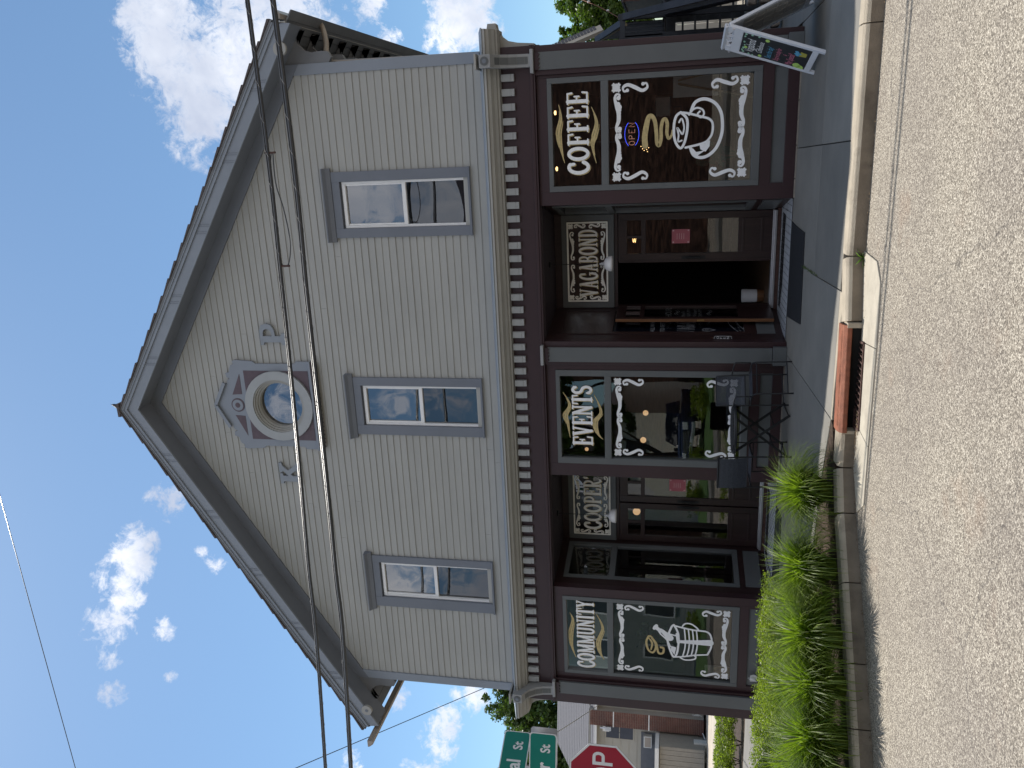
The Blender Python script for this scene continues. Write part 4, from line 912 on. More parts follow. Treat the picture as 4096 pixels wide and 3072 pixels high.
# lettering faces the room side, so it reads mirrored through the leaf from the street
def TM(u, v, l): return (.52-u, .0198-l, v)
text_mesh('HOURS', .125, lambda u, v, l: TM(u+.035, v+1.30, l), 'painted_hours', WHITEP, d4)
for k3, (s, zz) in enumerate((('Mon-Fri', 1.12), ('6AM-3PM', 1.05), ('Weekend', .97), ('7AM-1PM', .90))): text_mesh(s, .075, lambda u, v, l, zz=zz: TM(u+.05, v+zz, l), 'painted_hours', WHITEP, d4)
P = Paint(lambda u, v, l: TM(u, v, l))
for zc in (1.23, .80):
    P.stroke(spline([(.09, zc), (.17, zc+.035), (.23, zc-.01), (.31, zc+.025)], 5), [.004, .012, .012, .004]); P.stroke(spline([(.11, zc-.02), (.19, zc+.01), (.25, zc-.035), (.33, zc)], 5), [.004, .012, .012, .004])
P.build('painted_swash', WHITEP, d4)
# return window art beside the open door: name, pin, road, social icons
M, L, rw = RV[0]
def TR_(u, v, l): return tuple(M @ Vector((u, -.0185+l, v)))
q = MB(); q.quad(*[tuple(M @ Vector(p)) for p in ((.186, -.028, .476), (L-.166, -.028, .476), (L-.166, -.028, 2.16), (.186, -.028, 2.16))]); q.build('blue_film', mat('navy_window_film', (0.012, 0.016, 0.035), 0.5, 0.1), rw)
text_mesh('ALL WHO', .085, lambda u, v, l: TR_(u+.24, v+1.62, l), 'painted_text', FAINT, rw); text_mesh('TO GET', .085, lambda u, v, l: TR_(u+.24, v+1.49, l), 'painted_text', FAINT, rw)
lettering('VAGABOND', .20, .84, 1.10, 1.33, lambda u, v, l: TR_(u, v, l), 'painted_text', rw, m=FAINT, shadow=None, weight=.5)
P = Paint(lambda u, v, l: TR_(u, v, l))
P.stroke(spline([(.30, .84), (.26, .93), (.28, .99), (.33, .99), (.345, .93), (.30, .84)], 4), .010); P.stroke(arc(.303, .945, .018, .018, 0, 360, 10), .007)
for r_ in (0, .11): P.stroke(spline([(.20+r_*.2, .42+.1-r_), (.34, .60-r_), (.52, .66-r_), (.70, .66-r_)], 5), .008)
for k3 in range(5): P.stroke([(.26+k3*.09, .515+k3*.016), (.30+k3*.09, .535+k3*.012)], .006)
P.stroke(arc(.34, 1.0-.55, .035, .035, 0, 360, 14), .008)
P.stroke([(.22, .415), (.28, .415), (.28, .475), (.22, .475), (.22, .415)], .008); P.stroke(arc(.25, .445, .014, .014, 0, 360, 10), .006)
P.build('painted_icons', FAINT, rw)

# --- rooms behind the glass
B('shop_floor', ROOMF, H, (XL+.15, XR-.15, 0.0, 1.0, 0.0, 0.06)) if False else None
B('room_floor', ROOMF, H, (XL+.15, XR-.15, 1.06, 9.0, 0.02, 0.09))
for a, b_ in ((1.95, 3.58), (-1.72, 0.10), (-5.33, -3.58)):
    B('display_floor', mat('pale_display_floor', (0.20, 0.17, 0.13), 0.6, 0.1, 4), H, (a, b_, 0.02, 1.055, 0.30, 0.44))
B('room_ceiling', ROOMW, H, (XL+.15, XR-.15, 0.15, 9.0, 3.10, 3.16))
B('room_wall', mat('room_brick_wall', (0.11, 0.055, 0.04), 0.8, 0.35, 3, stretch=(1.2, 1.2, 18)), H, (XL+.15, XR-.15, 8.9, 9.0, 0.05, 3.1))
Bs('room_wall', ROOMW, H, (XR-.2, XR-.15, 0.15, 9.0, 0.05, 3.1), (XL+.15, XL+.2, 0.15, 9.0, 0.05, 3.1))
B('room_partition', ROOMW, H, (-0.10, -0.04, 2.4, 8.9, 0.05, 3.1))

# ================================================================ THINGS AT THE SHOPFRONT
def pendant(loc, label):
    t = thing('pendant_lamp', label, 'lamp', loc, group='pendant lamps hanging in the recessed entrances')
    prof = [(0.028, .115), (0.05, .108), (0.078, .09), (0.096, .06), (0.103, .025), (0.104, 0.0), (0.101, 0.0), (0.094, .058), (0.074, .087), (0.0, .11)]
    MB().lathe(prof, n=28).build('lamp_shade', OPAL, t, smooth=True)
    MB().lathe([(0, .175), (.014, .172), (.014, .15), (.024, .148), (.024, .125), (.030, .12), (.030, .112), (0, .112)], n=16).build('lamp_holder', ALU, t)
    MB().tube([(-.05, 0, .13), (-.05, 0, .235), (-.035, 0, .26), (0, 0, .268), (.035, 0, .26), (.05, 0, .235), (.05, 0, .13)], .0035, 6).tube([(-.05, 0, .15), (.05, 0, .15)], .003, 6).build('lamp_yoke', BLACKM, t)
    b = MB()
    n = int((3.03-loc[2]-.27)/.03)
    for k in range(n):
        zc = .285+k*.03; pts = [(.008*cos(a)*(1 if k % 2 else 0), .008*cos(a)*(0 if k % 2 else 1), zc+.018*sin(a)) for a in [2*pi*j/8 for j in range(8)]]
        b.tube(pts, .0022, 4, closed=True)
    b.tube([(0, 0, .27), (.004, .004, .5), (-.004, 0, 3.03-loc[2])], .0022, 5)
    b.build('lamp_chain', BLACKM, t)
    MB().lathe([(0, 3.03-loc[2]), (.04, 3.03-loc[2]), (.045, 3.01-loc[2]), (0, 3.0-loc[2])], n=14).build('ceiling_rose', BLACKM, t)
pendant((1.048, .45, 2.178), 'white enamel pendant lamp hanging on a chain in front of the VAGABOND transom')
pendant((-2.645, .45, 2.155), "white enamel pendant lamp hanging on a chain in front of the COOPER'S transom")

# floor mats with a perforated edge over pale grating
def mat_thing(poly, label, name='door_mat'):
    b = MB(); n = len(poly); b.v = [(x, y, .012+.0*x+.01*min(0, y)) for x, y in poly]+[(x, y, .001+.01*min(0, y)) for x, y in poly]
    b.f = [tuple(range(n)), tuple(range(2*n-1, n-1, -1))]+[(k, n+k, n+(k+1) % n, (k+1) % n) for k in range(n)]
    o = b.build(name, RUBBER, None); return tag(o, label, 'mat')
mat_thing([(1.64, .70), (1.58, -.40), (1.57, -1.03), (.575, -1.10), (.46, -.20), (.42, .75)], 'black rubber doormat in front of the open coffeehouse door')
mat_thing([(-2.25, .80), (-2.05, -.55), (-2.95, -.62), (-3.26, .0), (-3.27, .78)], "black rubber doormat in front of the closed COOPER'S doors")
def grating(x0, x1, y0, y1, label):
    t = thing('foot_grating', label, 'grating', (0, 0, 0)); B('grating_bed', mat('pale_blue_grey', (0.45, 0.48, 0.52), 0.6, 0.08), t, (x0, x1, y0, y1, .0085, .011))
    b = MB(); x = x0
    while x < x1: b.box(x, x+.006, y0, y1, .0112, .0135); x += .085
    y = y0
    while y < y1: b.box(x0, x1, y, y+.006, .0113, .0134); y += .10
    o = b.build('grating_bars', BLACKM, t)
grating(.16, 1.86, -.075, .82, 'black wire foot grating at the edge of the VAGABOND entrance'); grating(-3.50, -1.80, -.075, .82, "black wire foot grating at the edge of the COOPER'S entrance")

# bistro table and two chairs
t = thing('bistro_table', 'black round folding bistro table below the EVENTS window', 'table', (-.875, -.56, -.004), group=None)
MB().lathe([(0, .645), (.295, .645), (.31, .638), (.31, .612), (.296, .606), (0, .61)], n=40).build('table_top', mat('table_top_slats', (0.02, 0.022, 0.026), 0.45, 0.2, 5), t, smooth=False)
for k in range(17):
    x = -.27+k*.034; L = sqrt(max(0, .285**2-x*x)); B('top_slat', BLACKM, t, (x-.012, x+.012, -L, L, .646, .651))
for s_ in (-1, 1):
    for a, b_ in (((-.27, s_*.20, 0.005), (.20, s_*.20, .61)), ((.27, s_*.23, 0.005), (-.20, s_*.23, .61))): MB().bar(a, b_, .014, .028).build('leg', BLACKM, t)
for x, z_ in ((-.26, .02), (.26, .02), (-.13, .18), (.13, .18)): MB().tube([(x, -.23, z_), (x, .23, z_)], .008, 6).build('stretcher', BLACKM, t)

def bistro_chair(loc, rz, label):
    """local: seat faces -y, back at +y"""
    t = thing('bistro_chair', label, 'chair', loc, rz, group='folding bistro chairs by the table')
    w2 = .20
    for s_ in (-1, 1):
        MB().tube(spline([(s_*w2, .17, 0.0), (s_*w2, .20, .40), (s_*w2, .225, .62), (s_*w2*.97, .25, .84)], 4), .0095, 8).build('rear_leg', BLACKM, t, smooth=True)
        MB().tube(spline([(s_*w2, -.24, 0.0), (s_*w2, -.21, .36), (s_*w2, -.19, .425), (s_*w2, -.12, .45), (s_*w2, .19, .445)], 4), .0095, 8).build('front_leg', BLACKM, t, smooth=True)
        MB().tube(spline([(s_*w2*1.08, -.15, .46), (s_*w2*1.1, -.15, .60), (s_*w2*1.1, -.10, .645), (s_*w2*1.08, .23, .65)], 4), .008, 8).build('armrest', BLACKM, t, smooth=True)
    for y, z_ in ((-.24, .06), (.18, .06), (-.20, .40)): MB().tube([(-w2, y, z_), (w2, y, z_)], .007, 6).build('stretcher', BLACKM, t)
    b = MB(); 
    for j in range(8):
        y0 = -.19+j*.047; z0 = .452-.012*sin(pi*j/8); z1 = .452-.012*sin(pi*(j+1)/8); b.quad((-w2+.01, y0, z0), (w2-.01, y0, z0), (w2-.01, y0+.047, z1), (-w2+.01, y0+.047, z1))
    b.build('seat', MESHM, t)
    b = MB()
    for j in range(6):
        z0, z1 = .50+j*.056, .50+(j+1)*.056; y0, y1 = .215+.008*j+.02*sin(pi*j/6), .215+.008*(j+1)+.02*sin(pi*(j+1)/6)
        b.quad((-w2*.97, y0, z0), (w2*.97, y0, z0), (w2*.97, y1, z1), (-w2*.97, y1, z1))
    m = bpy.data.materials.get('see_through_mesh') 
    if not m:
        m = bpy.data.materials.new('see_through_mesh'); m.use_nodes = True; q = NT(m.node_tree); bs = q.n['Principled BSDF']; bs.inputs['Base Color'].default_value = (.035, .04, .055, 1); bs.inputs['Roughness'].default_value = .6
        tr = q.add('ShaderNodeBsdfTransparent'); ms = q.add('ShaderNodeMixShader'); tcn = q.add('ShaderNodeTexCoord'); ck = q.add('ShaderNodeTexChecker'); ck.inputs['Scale'].default_value = 260; q.link(tcn.outputs['Object'], ck.inputs[0])
        q.link(q.math('MULTIPLY_ADD', ck.outputs['Fac'], .35, .58), ms.inputs[0]); q.link(tr.outputs[0], ms.inputs[1]); q.link(bs.outputs[0], ms.inputs[2]); q.link(ms.outputs[0], q.n['Material Output'].inputs[0])
    b.build('backrest', m, t)
    MB().tube([(-w2*.97, .27, .84), (w2*.97, .27, .84)], .009, 8).build('top_rail', BLACKM, t); MB().tube([(-w2*.97, .212, .50), (w2*.97, .212, .50)], .007, 8).build('back_rail', BLACKM, t)
bistro_chair((-.28, -.60, -.005), radians(38), 'black folding bistro chair with see-through backrest right of the table, beside the middle pilaster')
bistro_chair((-1.22, -.86, -.008), radians(180-4), 'black folding bistro chair with its solid dark back to the street, left of the table')
# the left chair has a closed sling
for o in list(COL.objects):
    if o.parent and o.parent.name == 'bistro_chair.001' and o.name.startswith('backrest'): o.data = o.data.copy(); o.data.materials[0] = MESHM; o['label'] = 'solid dark woven backrest'

# A-frame pavement sign
b0 = Vector((3.326, -1.565, -.016)); b1 = Vector((3.171, -.937, -.010)); dr = (b1-b0).normalized(); nb = Vector((dr.y, -dr.x, 0)).normalized(); th = .34; W = .647
tf = thing('pavement_sign', 'white plastic A-frame sidewalk sign with a chalked black board', 'sign', tuple(b0)); hgt = Vector((0, 0, 1))
def AF(u, v, l, back=False):                    # u along the foot from the left as read, v up the board, l outwards
    if not back:
        e = (hgt*cos(th)+nb*sin(th)); nrm_ = (-nb*cos(th)+hgt*sin(th)); p = dr*(W-u)+e*v+nrm_*l
    else:
        apex = (hgt*cos(th)+nb*sin(th))*1.0; e = (-hgt*cos(.42)+nb*sin(.42)); nrm_ = (nb*cos(.42)+hgt*sin(.42)); p = apex+dr*(W-u)+e*(1.0-v)+nrm_*l
    return tuple(p)
def abox(b, u0, u1, v0, v1, l0, l1, back=False):
    i = len(b.v); b.v += [AF(u, v, l, back) for l in (l0, l1) for v in (v0, v1) for u in (u0, u1)]
    b.f += [tuple(i+k for k in q) for q in ((0, 2, 3, 1), (4, 5, 7, 6), (0, 1, 5, 4), (2, 6, 7, 3), (0, 4, 6, 2), (1, 3, 7, 5))]
for bk in (False, True):
    b = MB(); abox(b, 0, .055, 0, .95, -.03, .0, bk); abox(b, W-.055, W, 0, .95, -.03, .0, bk); abox(b, .055, W-.055, .055, .115, -.028, -.001, bk); abox(b, .055, W-.055, .80, .895, -.028, -.001, bk)
    # handle: grips between slots along the top
    for u0, u1 in ((.055, .14), (.255, .285), (.37, .40), (.51, W-.055)): abox(b, u0, u1, .895, .955, -.028, -.002, bk)
    abox(b, .02, W-.02, .955, .995, -.030, 0.0, bk)
    b.build('sign_frame', PLAST, tf, bevel=0.006)
    if bk:
        b = MB(); abox(b, .056, W-.056, .116, .799, -.02, -.008, True)
        for v in (.22, .33, .44, .55, .66): abox(b, .09, W-.09, v, v+.012, -.028, -.0205, True)
        for u in (.18, .32, .46): abox(b, u, u+.012, .13, .78, -.027, -.0203, True)
        b.build('back_panel', PLASTD, tf)
    else:
        b = MB(); abox(b, .056, W-.056, .116, .799, -.02, -.006, False); b.build('chalkboard_panel', BOARD, tf)
for u in (.012, W-.012): MB().tube([AF(u-.006, .90, .004), AF(u+.006, .90, .004)], .014, 10).build('hinge_bolt', ALU, tf)
TA = lambda u, v, l: AF(u, v, -.0055+l)
for s, u, v, sz, c_ in (('Vagabond', .13, .660, .105, 'white'), ('Coffeehouse', .17, .575, .070, 'white'), ('Seas the day!', .10, .475, .072, 'blue'), ('Stop in today for', .09, .395, .062, 'pink'), ('a', .29, .330, .062, 'pink'), ('May Special!', .07, .255, .078, 'pink')):
    text_mesh(s, sz, (lambda a, b_, l, u=u, v=v: TA(u+a*.80, v+b_*1.25, l)), 'chalk_text', MATC[c_], tf, shear=.25)
P = Paint(lambda u, v, l: TA(u, v, l+.001))
for u, v, r_ in ((.10, .76, .016), (.14, .775, .014), (.20, .765, .018), (.28, .76, .012), (.36, .77, .014), (.08, .70, .016), (.075, .66, .012), (.56, .77, .016), (.575, .71, .016), (.575, .64, .015), (.50, .775, .014)): P.face([(u+r_*1.5*cos(a)+.3*r_*sin(2*a), v+r_*.8*sin(a)) for a in [2*pi*k/10 for k in range(10)]])
P.build('chalk_leaves', MATC['mint'], tf)
P = Paint(lambda u, v, l: TA(u, v, l+.001))
for u, v, r_ in ((.23, .745, .024), (.535, .555, .030), (.10, .585, .026), (.12, .205, .052), (.085, .165, .05)):
    P = Paint(lambda u, v, l: TA(u, v, l+.001)); P.face([(u+r_*1.1*cos(a)*(1+.12*cos(2*a)), v+r_*.75*sin(a)) for a in [2*pi*k/14 for k in range(14)]]); P.build('chalk_lemon', MATC['lime'], tf)
P = Paint(lambda u, v, l: TA(u, v, l+.001)); P.face([(.37, .215), (.49, .215), (.475, .150), (.385, .150)]); P.build('chalk_flowerpot', MATC['gold'], tf)
P = Paint(lambda u, v, l: TA(u, v, l+.001))
for u, v in ((.385, .235), (.415, .25), (.44, .24), (.47, .25), (.43, .222)): P.ball((u, v), .021)
P.build('chalk_flowers', MATC['blue'], tf)

# ornate OPEN hanging sign at the left jamb of the coffeehouse entrance
t = thing('open_sign', 'small black oval OPEN sign hanging at the jamb beside the coffeehouse entrance', 'sign', (.150, -.002, .755))
q = MB(); q.prism([(.026*cos(a), .085*(1 if sin(a) > 0 else -1)+.026*sin(a)) for a in [2*pi*k/20 for k in range(20)]], 'y', -.006, 0.0); q.build('sign_plate', BLACKM, t)
P = Paint(lambda u, v, l: (u, -.0065-l, v)); P.stroke([(.023*cos(a), .085*(1 if sin(a) > 0 else -1)+.023*sin(a)) for a in [2*pi*(k+.5)/20 for k in range(21)]], .003, caps=False); P.build('sign_outline', WHITEP, t)
for k, c_ in enumerate('OPEN'): text_mesh(c_, .042, (lambda a, b_, l, k=k: (a-.014, -.0068-l, .05-k*.042+b_-.0)), 'sign_letter', WHITEP, t)
MB().tube([(0, -.003, .111), (0, 0.0, .15)], .003, 5).build('hanger', OAK, t)

# neon OPEN sign inside the coffee window
t = thing('neon_open_sign', 'lit blue and orange neon OPEN sign hanging inside the COFFEE window', 'sign', (2.68, .02, 1.90))
NB = emis('neon_blue', (0.06, 0.10, 1.0), 1.5); NO = emis('neon_orange', (0.75, 0.36, 0.26), .38)
MB().tube([(.15*cos(a), 0, .085*sin(a)) for a in [radians(28+124*k/12) for k in range(13)]], .0030, 6).build('blue_tube', NB, t); MB().tube([(.15*cos(a), 0, .085*sin(a)) for a in [radians(208+124*k/12) for k in range(13)]], .0030, 6).build('blue_tube', NB, t)
for cx, sts in ((-.105, [arc(0, .035, .022, .035, 0, 360, 12)]), (-.035, [[(-.02, 0), (-.02, .07)]+arc(0, .052, .018, .018, 90, -90, 6)+[(-.02, .034)]]), (.035, [[(.02, .07), (-.02, .07), (-.02, .035), (.012, .035), (-.02, .035), (-.02, 0), (.02, 0)]]), (.105, [[(-.02, 0), (-.02, .07), (.02, 0), (.02, .07)]])):
    for st in sts: MB().tube([(cx+x, -.005, z2-.035) for x, z2 in st], .0035, 5).build('letter_tube', NO, t)
for x in (-.09, .09): MB().tube([(x, 0, .07), (x*.7, 0, .60)], .0015, 4).build('hanging_wire', ALU, t)
# fairy lights on a cord by the steam
t = thing('fairy_lights', 'few warm fairy lights bunched under the neon OPEN sign', 'lights', (2.50, .25, 1.75)); EL = emis('warm_bulb', (1, .62, .25), 3.0)
for x, z_ in ((.03, .05), (.0, .03), (-.02, .01), (-.01, -.02), (.02, -.01), (-.035, -.03), (.01, -.045)): MB().lathe([(0, -.006), (.006, 0), (0, .006)], (x, 0, z_), 8).build('bulb', EL, t)
MB().tube([(.04, 0, .06), (0, .005, .02), (-.03, 0, -.02), (.01, 0, -.05), (.03, 0, -.3)], .0015, 4).build('cord', BLACKM, t)

# things seen through the panes
def frame_pic(x, y, z_, w_, h_, label, m=PAPER):
    t = thing('picture', label, 'picture', (x, y, z_)); B('picture_frame', DARKWOOD, t, (-w_/2, w_/2, 0, .02, -h_/2, h_/2)); B('picture_sheet', m, t, (-w_/2+.02, w_/2-.02, -.004, 0-.0005, -h_/2+.02, h_/2-.02))
frame_pic(3.05, 2.4, 1.57, .30, .24, 'pale framed print behind the COFFEE window, above the smaller one'); frame_pic(2.98, 2.4, 1.36, .14, .12, 'small brown framed print behind the COFFEE window', mat('brown_print', (.16, .08, .05), .7, .1))
t = thing('whiteboard_easel', 'white board leaning on a wooden easel behind the COFFEE window', 'easel', (3.24, .75, .44))
B('white_board', PAPER, t, (-.14, .20, .03, .045, .42, .98))
for a, b_ in (((-.18, -.02, .0), (.02, .02, .92)), ((.22, -.02, .0), (.06, .02, .92)), ((-.16, -.03, .40), (.22, -.03, .40))): MB().bar(a, b_, .03, .02).build('easel_leg' if a[2] == 0 else 'easel_shelf', NEWW, t)
t = thing('display_plant', 'dark leafy houseplant in a pot on the display floor behind the coffee cup painting', 'plant', (2.38, .35, .44))
MB().lathe([(0, 0), (.07, 0), (.09, .15), (.08, .15), (.0, .13)], n=16).build('plant_pot', MESHM, t)
b = MB(); 
for k in range(26):
    a = random.uniform(0, 6.28); l = random.uniform(.12, .3); h = random.uniform(.3, .7); c = Vector((cos(a)*l*.5, sin(a)*l*.3, h)); s_ = .035
    b.quad(c+Vector((-s_, 0, -s_)), c+Vector((s_*.5, .01, -s_)), c+Vector((s_, 0, s_)), c+Vector((-s_*.4, -.01, s_*1.2))); b.tube([(0, 0, .13), tuple(c)], .003, 3)
b.build('leaves', mat('dark_houseplant', (.02, .04, .02), .5, .2), t)
t = thing('stuffed_cushion', "white plush cushions on a shelf behind the COOPER'S side window", 'cushion', (-3.80, .55, .985))
for x, z_, r_ in ((.02, .12, .11), (.05, .0, .08)):
    q = MB(); q.lathe([(0, -r_), (r_*.7, -r_*.75), (r_, 0), (r_*.7, r_*.75), (0, r_)], (x, .05*z_, z_), 16); q.build('cushion', CLOTH, t, smooth=True)
B('shelf_board', DARKWOOD, t, (-.16, .35, -.10, .12, -.13, -.10))
t = thing('paper_notices', 'pale sheets standing at the bottom of the COMMUNITY window', 'paper', (-4.87, .02, .46)); B('sheet', PAPER, t, (-.12, .11, 0, .01, .02, .40)); B('sheet', mat('beige_sheet', (.4, .34, .22), .7, .1), t, (-.04, .10, -.012, -.004, .02, .27))
t = thing('hanging_plant', 'dark hanging houseplant behind the gold ribbon of the COMMUNITY window', 'plant', (-4.62, .35, 1.62)); b = MB()
for k in range(90):
    c = Vector((random.gauss(0, .10), random.gauss(0, .05), random.gauss(0, .14))); s_ = random.uniform(.02, .04); a = random.uniform(0, 3)
    b.quad(c+Vector((-s_, 0, 0)), c+Vector((0, .01, -s_*cos(a))), c+Vector((s_, 0, 0)), c+Vector((0, -.01, s_)))
b.build('leaves', MATS['dark_houseplant'], t); MB().tube([(0, 0, .1), (0, 0, 1.45)], .003, 4).build('hanger', BLACKM, t)
t = thing('drum_planter', 'white round planter with a wooden foot inside the open door', 'planter', (.335, 1.85, .085)); MB().lathe([(0, .10), (.095, .10), (.10, .31), (.09, .31), (.085, .14), (0, .14)], n=24).build('pot', OPAL, t); MB().lathe([(0, 0), (.085, 0), (.095, .10), (0, .10)], n=24).build('foot', OAK, t)
GLOB = emis('paper_globe_glow', (1.0, .60, .30), .55)
def globe(x, y, z_, r_, label, c=GLOB):
    t = thing('globe_lamp', label, 'lamp', (x, y, z_), group='glowing globe lamps inside the shop'); MB().lathe([(r_*sin(pi*k/12), -r_*cos(pi*k/12)) for k in range(13)], n=24).build('globe', c, t, smooth=True); MB().tube([(0, 0, r_), (0, 0, 3.10-z_)], .003, 4).build('flex', BLACKM, t)
globe(-1.405, 1.5, 1.775, .042, 'upper small glowing globe lamp behind the right half of the EVENTS window, nearer the pilaster'); globe(-1.85, 1.5, 1.81, .046, 'glowing globe lamp behind the left half of the EVENTS window')
globe(-3.17, 1.7, 1.92, .06, "orange glowing globe lamp behind the left transom light of the COOPER'S doors"); globe(-2.03, 1.5, 2.69, .03, 'small warm bulb behind the upper pane before the word EVENTS')
for x, lb in ((3.02, 'warm ceiling spot at the top right behind the word COFFEE'), (2.26, 'warm ceiling spot at the top left behind the word COFFEE')):
    t = thing('ceiling_spot', lb, 'lamp', (x, 1.5, 3.03), group='ceiling spots behind the COFFEE pane'); MB().lathe([(0, 0), (.028, .0), (.03, .02), (0, .03)], n=16).build('spot_lens', EL, t)
t = thing('filament_bulb', 'glowing spiral filament bulb behind the small panes of the coffeehouse door', 'lamp', (1.22, 1.5, 1.95)); MB().tube([(.03*cos(k), .0, -.03+.008*k*.5) for k in range(14)], .003, 5).build('filament', EL, t); MB().tube([(0, 0, .04), (0, 0, 1.1)], .003, 4).build('flex', BLACKM, t)
for x, y, z_, lb in ((1.325, .995, 1.293, 'pink notice taped inside the glass of the coffeehouse door'), (-2.366, .995, 1.283, "pink notice taped inside the glass of the right COOPER'S door")):
    t = thing('notice', lb, 'paper', (x, y, z_)); B('notice_sheet', PINK, t, (-.095, .095, 0, .003, -.12, .12))
    P = Paint(lambda u, v, l: (u, -.001-l, v))
    for k in range(4): P.stroke([(-.04, .05-.03*k), (.04, .05-.03*k)], .006, caps=False)
    for a in (-1, 1):
        for b_ in (-1, 1): P.ball((a*.078, b_*.10), .012, 8)
    o = P.build('notice_print', mat('pale_pink_print', (.6, .38, .38), .7), t); o['kind'] = 'stuff'
# crumpled white bag at the left bulkhead
t = thing('paper_bag', 'crumpled white bag hanging on the bulkhead below the COMMUNITY window', 'bag', (-4.79, -.15, .14)); b = MB(); rr = random.Random(3)
pts = [[(x*.052+rr.uniform(-.008, .008), -.035*sin(pi*(x+1)/2)*(.6+.4*sin(pi*z2/4))+rr.uniform(-.006, .006)-.005, .10*z2/4+rr.uniform(-.006, .006)) for x in (-1, -.6, -.2, .2, .6, 1)] for z2 in range(5)]
for a in range(4):
    for c in range(5): b.quad(pts[a][c], pts[a][c+1], pts[a+1][c+1], pts[a+1][c])
b.build('bag_body', CLOTH, t); MB().tube([(.02, -.02, .10), (.0, -.005, .13), (-.02, -.02, .10)], .003, 5).build('bag_handle', CLOTH, t)

# storm drain inlet: rusty iron hood in the curb, grate in the gutter
t = thing('drain_hood', 'rust-red cast iron curb inlet hood with raised lettering', 'drain hood', (0.61, -3.36, 0))
P0, P1 = Vector((1.07, -3.31, 0)), Vector((.155, -3.41, 0)); hd = (P1-P0).normalized(); hn = Vector((hd.y, -hd.x, 0)); hn = hn if hn.y > 0 else -hn
b = MB(); prof = [(.20, -.030), (.205, -.016), (.06, -.014), (.02, -.022), (-.008, -.046), (-.014, -.078), (-.004, -.085), (.012, -.06), (.05, -.035), (.20, -.040)]
nP = len(prof); Lh = (P1-P0).length
for k in range(2):
    for d, z_ in prof: q = P0+hd*(Lh*k)+hn*d-Vector((.61, -3.36, 0)); b.v.append((q.x, q.y, z_))
b.f = [tuple(range(nP)), tuple(range(2*nP-1, nP-1, -1))]+[(k, (k+1) % nP, nP+(k+1) % nP, nP+k) for k in range(nP)]
b.build('hood_plate', RUST, t, bevel=0.004)
def TH(u, v, l): q = P0+hd*(Lh-u)+hn*(.04+v)-Vector((.61, -3.36, 0)); return (q.x, q.y, -.0135+l)
text_mesh('DUMP NO WASTE', .055, lambda u, v, l: TH(u+.05, v, l+.002), 'raised_lettering', RUST, t); text_mesh('DRAINS TO WATERWAYS', .040, lambda u, v, l: TH(u+.40, v, l+.002), 'raised_lettering', RUST, t)
b = MB(); 
for (a, c) in (((1.09, -3.30), (1.02, -3.31)), ((.18, -3.40), (.13, -3.405))):
    pass
q = MB(); q.box(-.46, .46, .05, .30, RZ-.05, -.045); q.build('drain_cavity', mat('black_void', (0.006, 0.005, 0.004), .9, .1), t)
Bs('throat_side', CURBM, t, (-.475, -.44, -.04, .2, RZ-.03, -.044), (.44, .48, .03, .2, RZ-.03, -.044))
t = thing('drain_grate', 'iron bar grate set in the concrete gutter below the rusty hood', 'drain grate', (0, 0, 0))
zc = RZ+.013; G0, G1, G2, G3 = [Vector((x, y, zc)) for x, y in GR]
for a, c in ((G0, G1), (G1, G2), (G2, G3), (G3, G0)): MB().bar(a, c, .018, .022).build('grate_frame', DARKIRON, t)
for k in range(1, 14):
    f = k/14; a = G0.lerp(G3, f); c = G1.lerp(G2, f); off_ = (G3-G0).normalized()*.018
    MB().bar(a-off_*1.0, c+off_*1.0, .011, .018).build('grate_bar', DARKIRON, t)
b = MB(); b.quad(*[tuple(g+Vector((0, 0, -.011))) for g in (G0, G1, G2, G3)]); b.build('grate_pit', MATS['black_void'], t)

# ================================================================ CABLES
def twisted(pts, r, name, label, strand=True, sag=0):
    t = thing(name, label, 'cable', tuple(pts[0])); P0_ = Vector(pts[0]); P = [Vector(p) for p in spline(pts, 40)]
    MB().tube([tuple(p-P0_) for p in P], r, 10).build('cable_sheath', CABLEM, t, smooth=True)
    if strand:
        MB().tube([tuple(p-P0_+Vector((0, 0, r+.010))) for p in P], .0075, 6).build('messenger_wire', CABLEM, t, smooth=True)
        b = MB(); st = []; L = 0
        for k in range(len(P)-1):
            d = (P[k+1]-P[k]); n = max(1, int(d.length/.03))
            for j in range(n):
                p = P[k]+d*j/n; L += d.length/n; a = L*2*pi/.34; st.append(tuple(p-P0_+Vector((0, (r+.004)*cos(a), .008+(r+.014)*sin(a)))))
        MB().tube(st, .0014, 4).build('lashing_wire', STEELW, t)
    return t
twisted([(14, -2.28, 5.62), (4.11, -2.22, 5.53), (1.11, -2.21, 5.57), (-1.99, -2.17, 5.71), (-5.31, -2.13, 5.89), (-20, -2.0, 7.0)], .016, 'overhead_cable', 'upper of the two thick lashed black cables crossing the gable, with a hanging loop')
twisted([(14, -2.5, 5.32), (4.05, -2.43, 5.155), (1.0, -2.42, 5.185), (-1.9, -2.4, 5.25), (-5.03, -2.36, 5.40), (-20, -2.2, 6.5)], .020, 'overhead_cable', 'lower of the two thick lashed black cables crossing the gable')
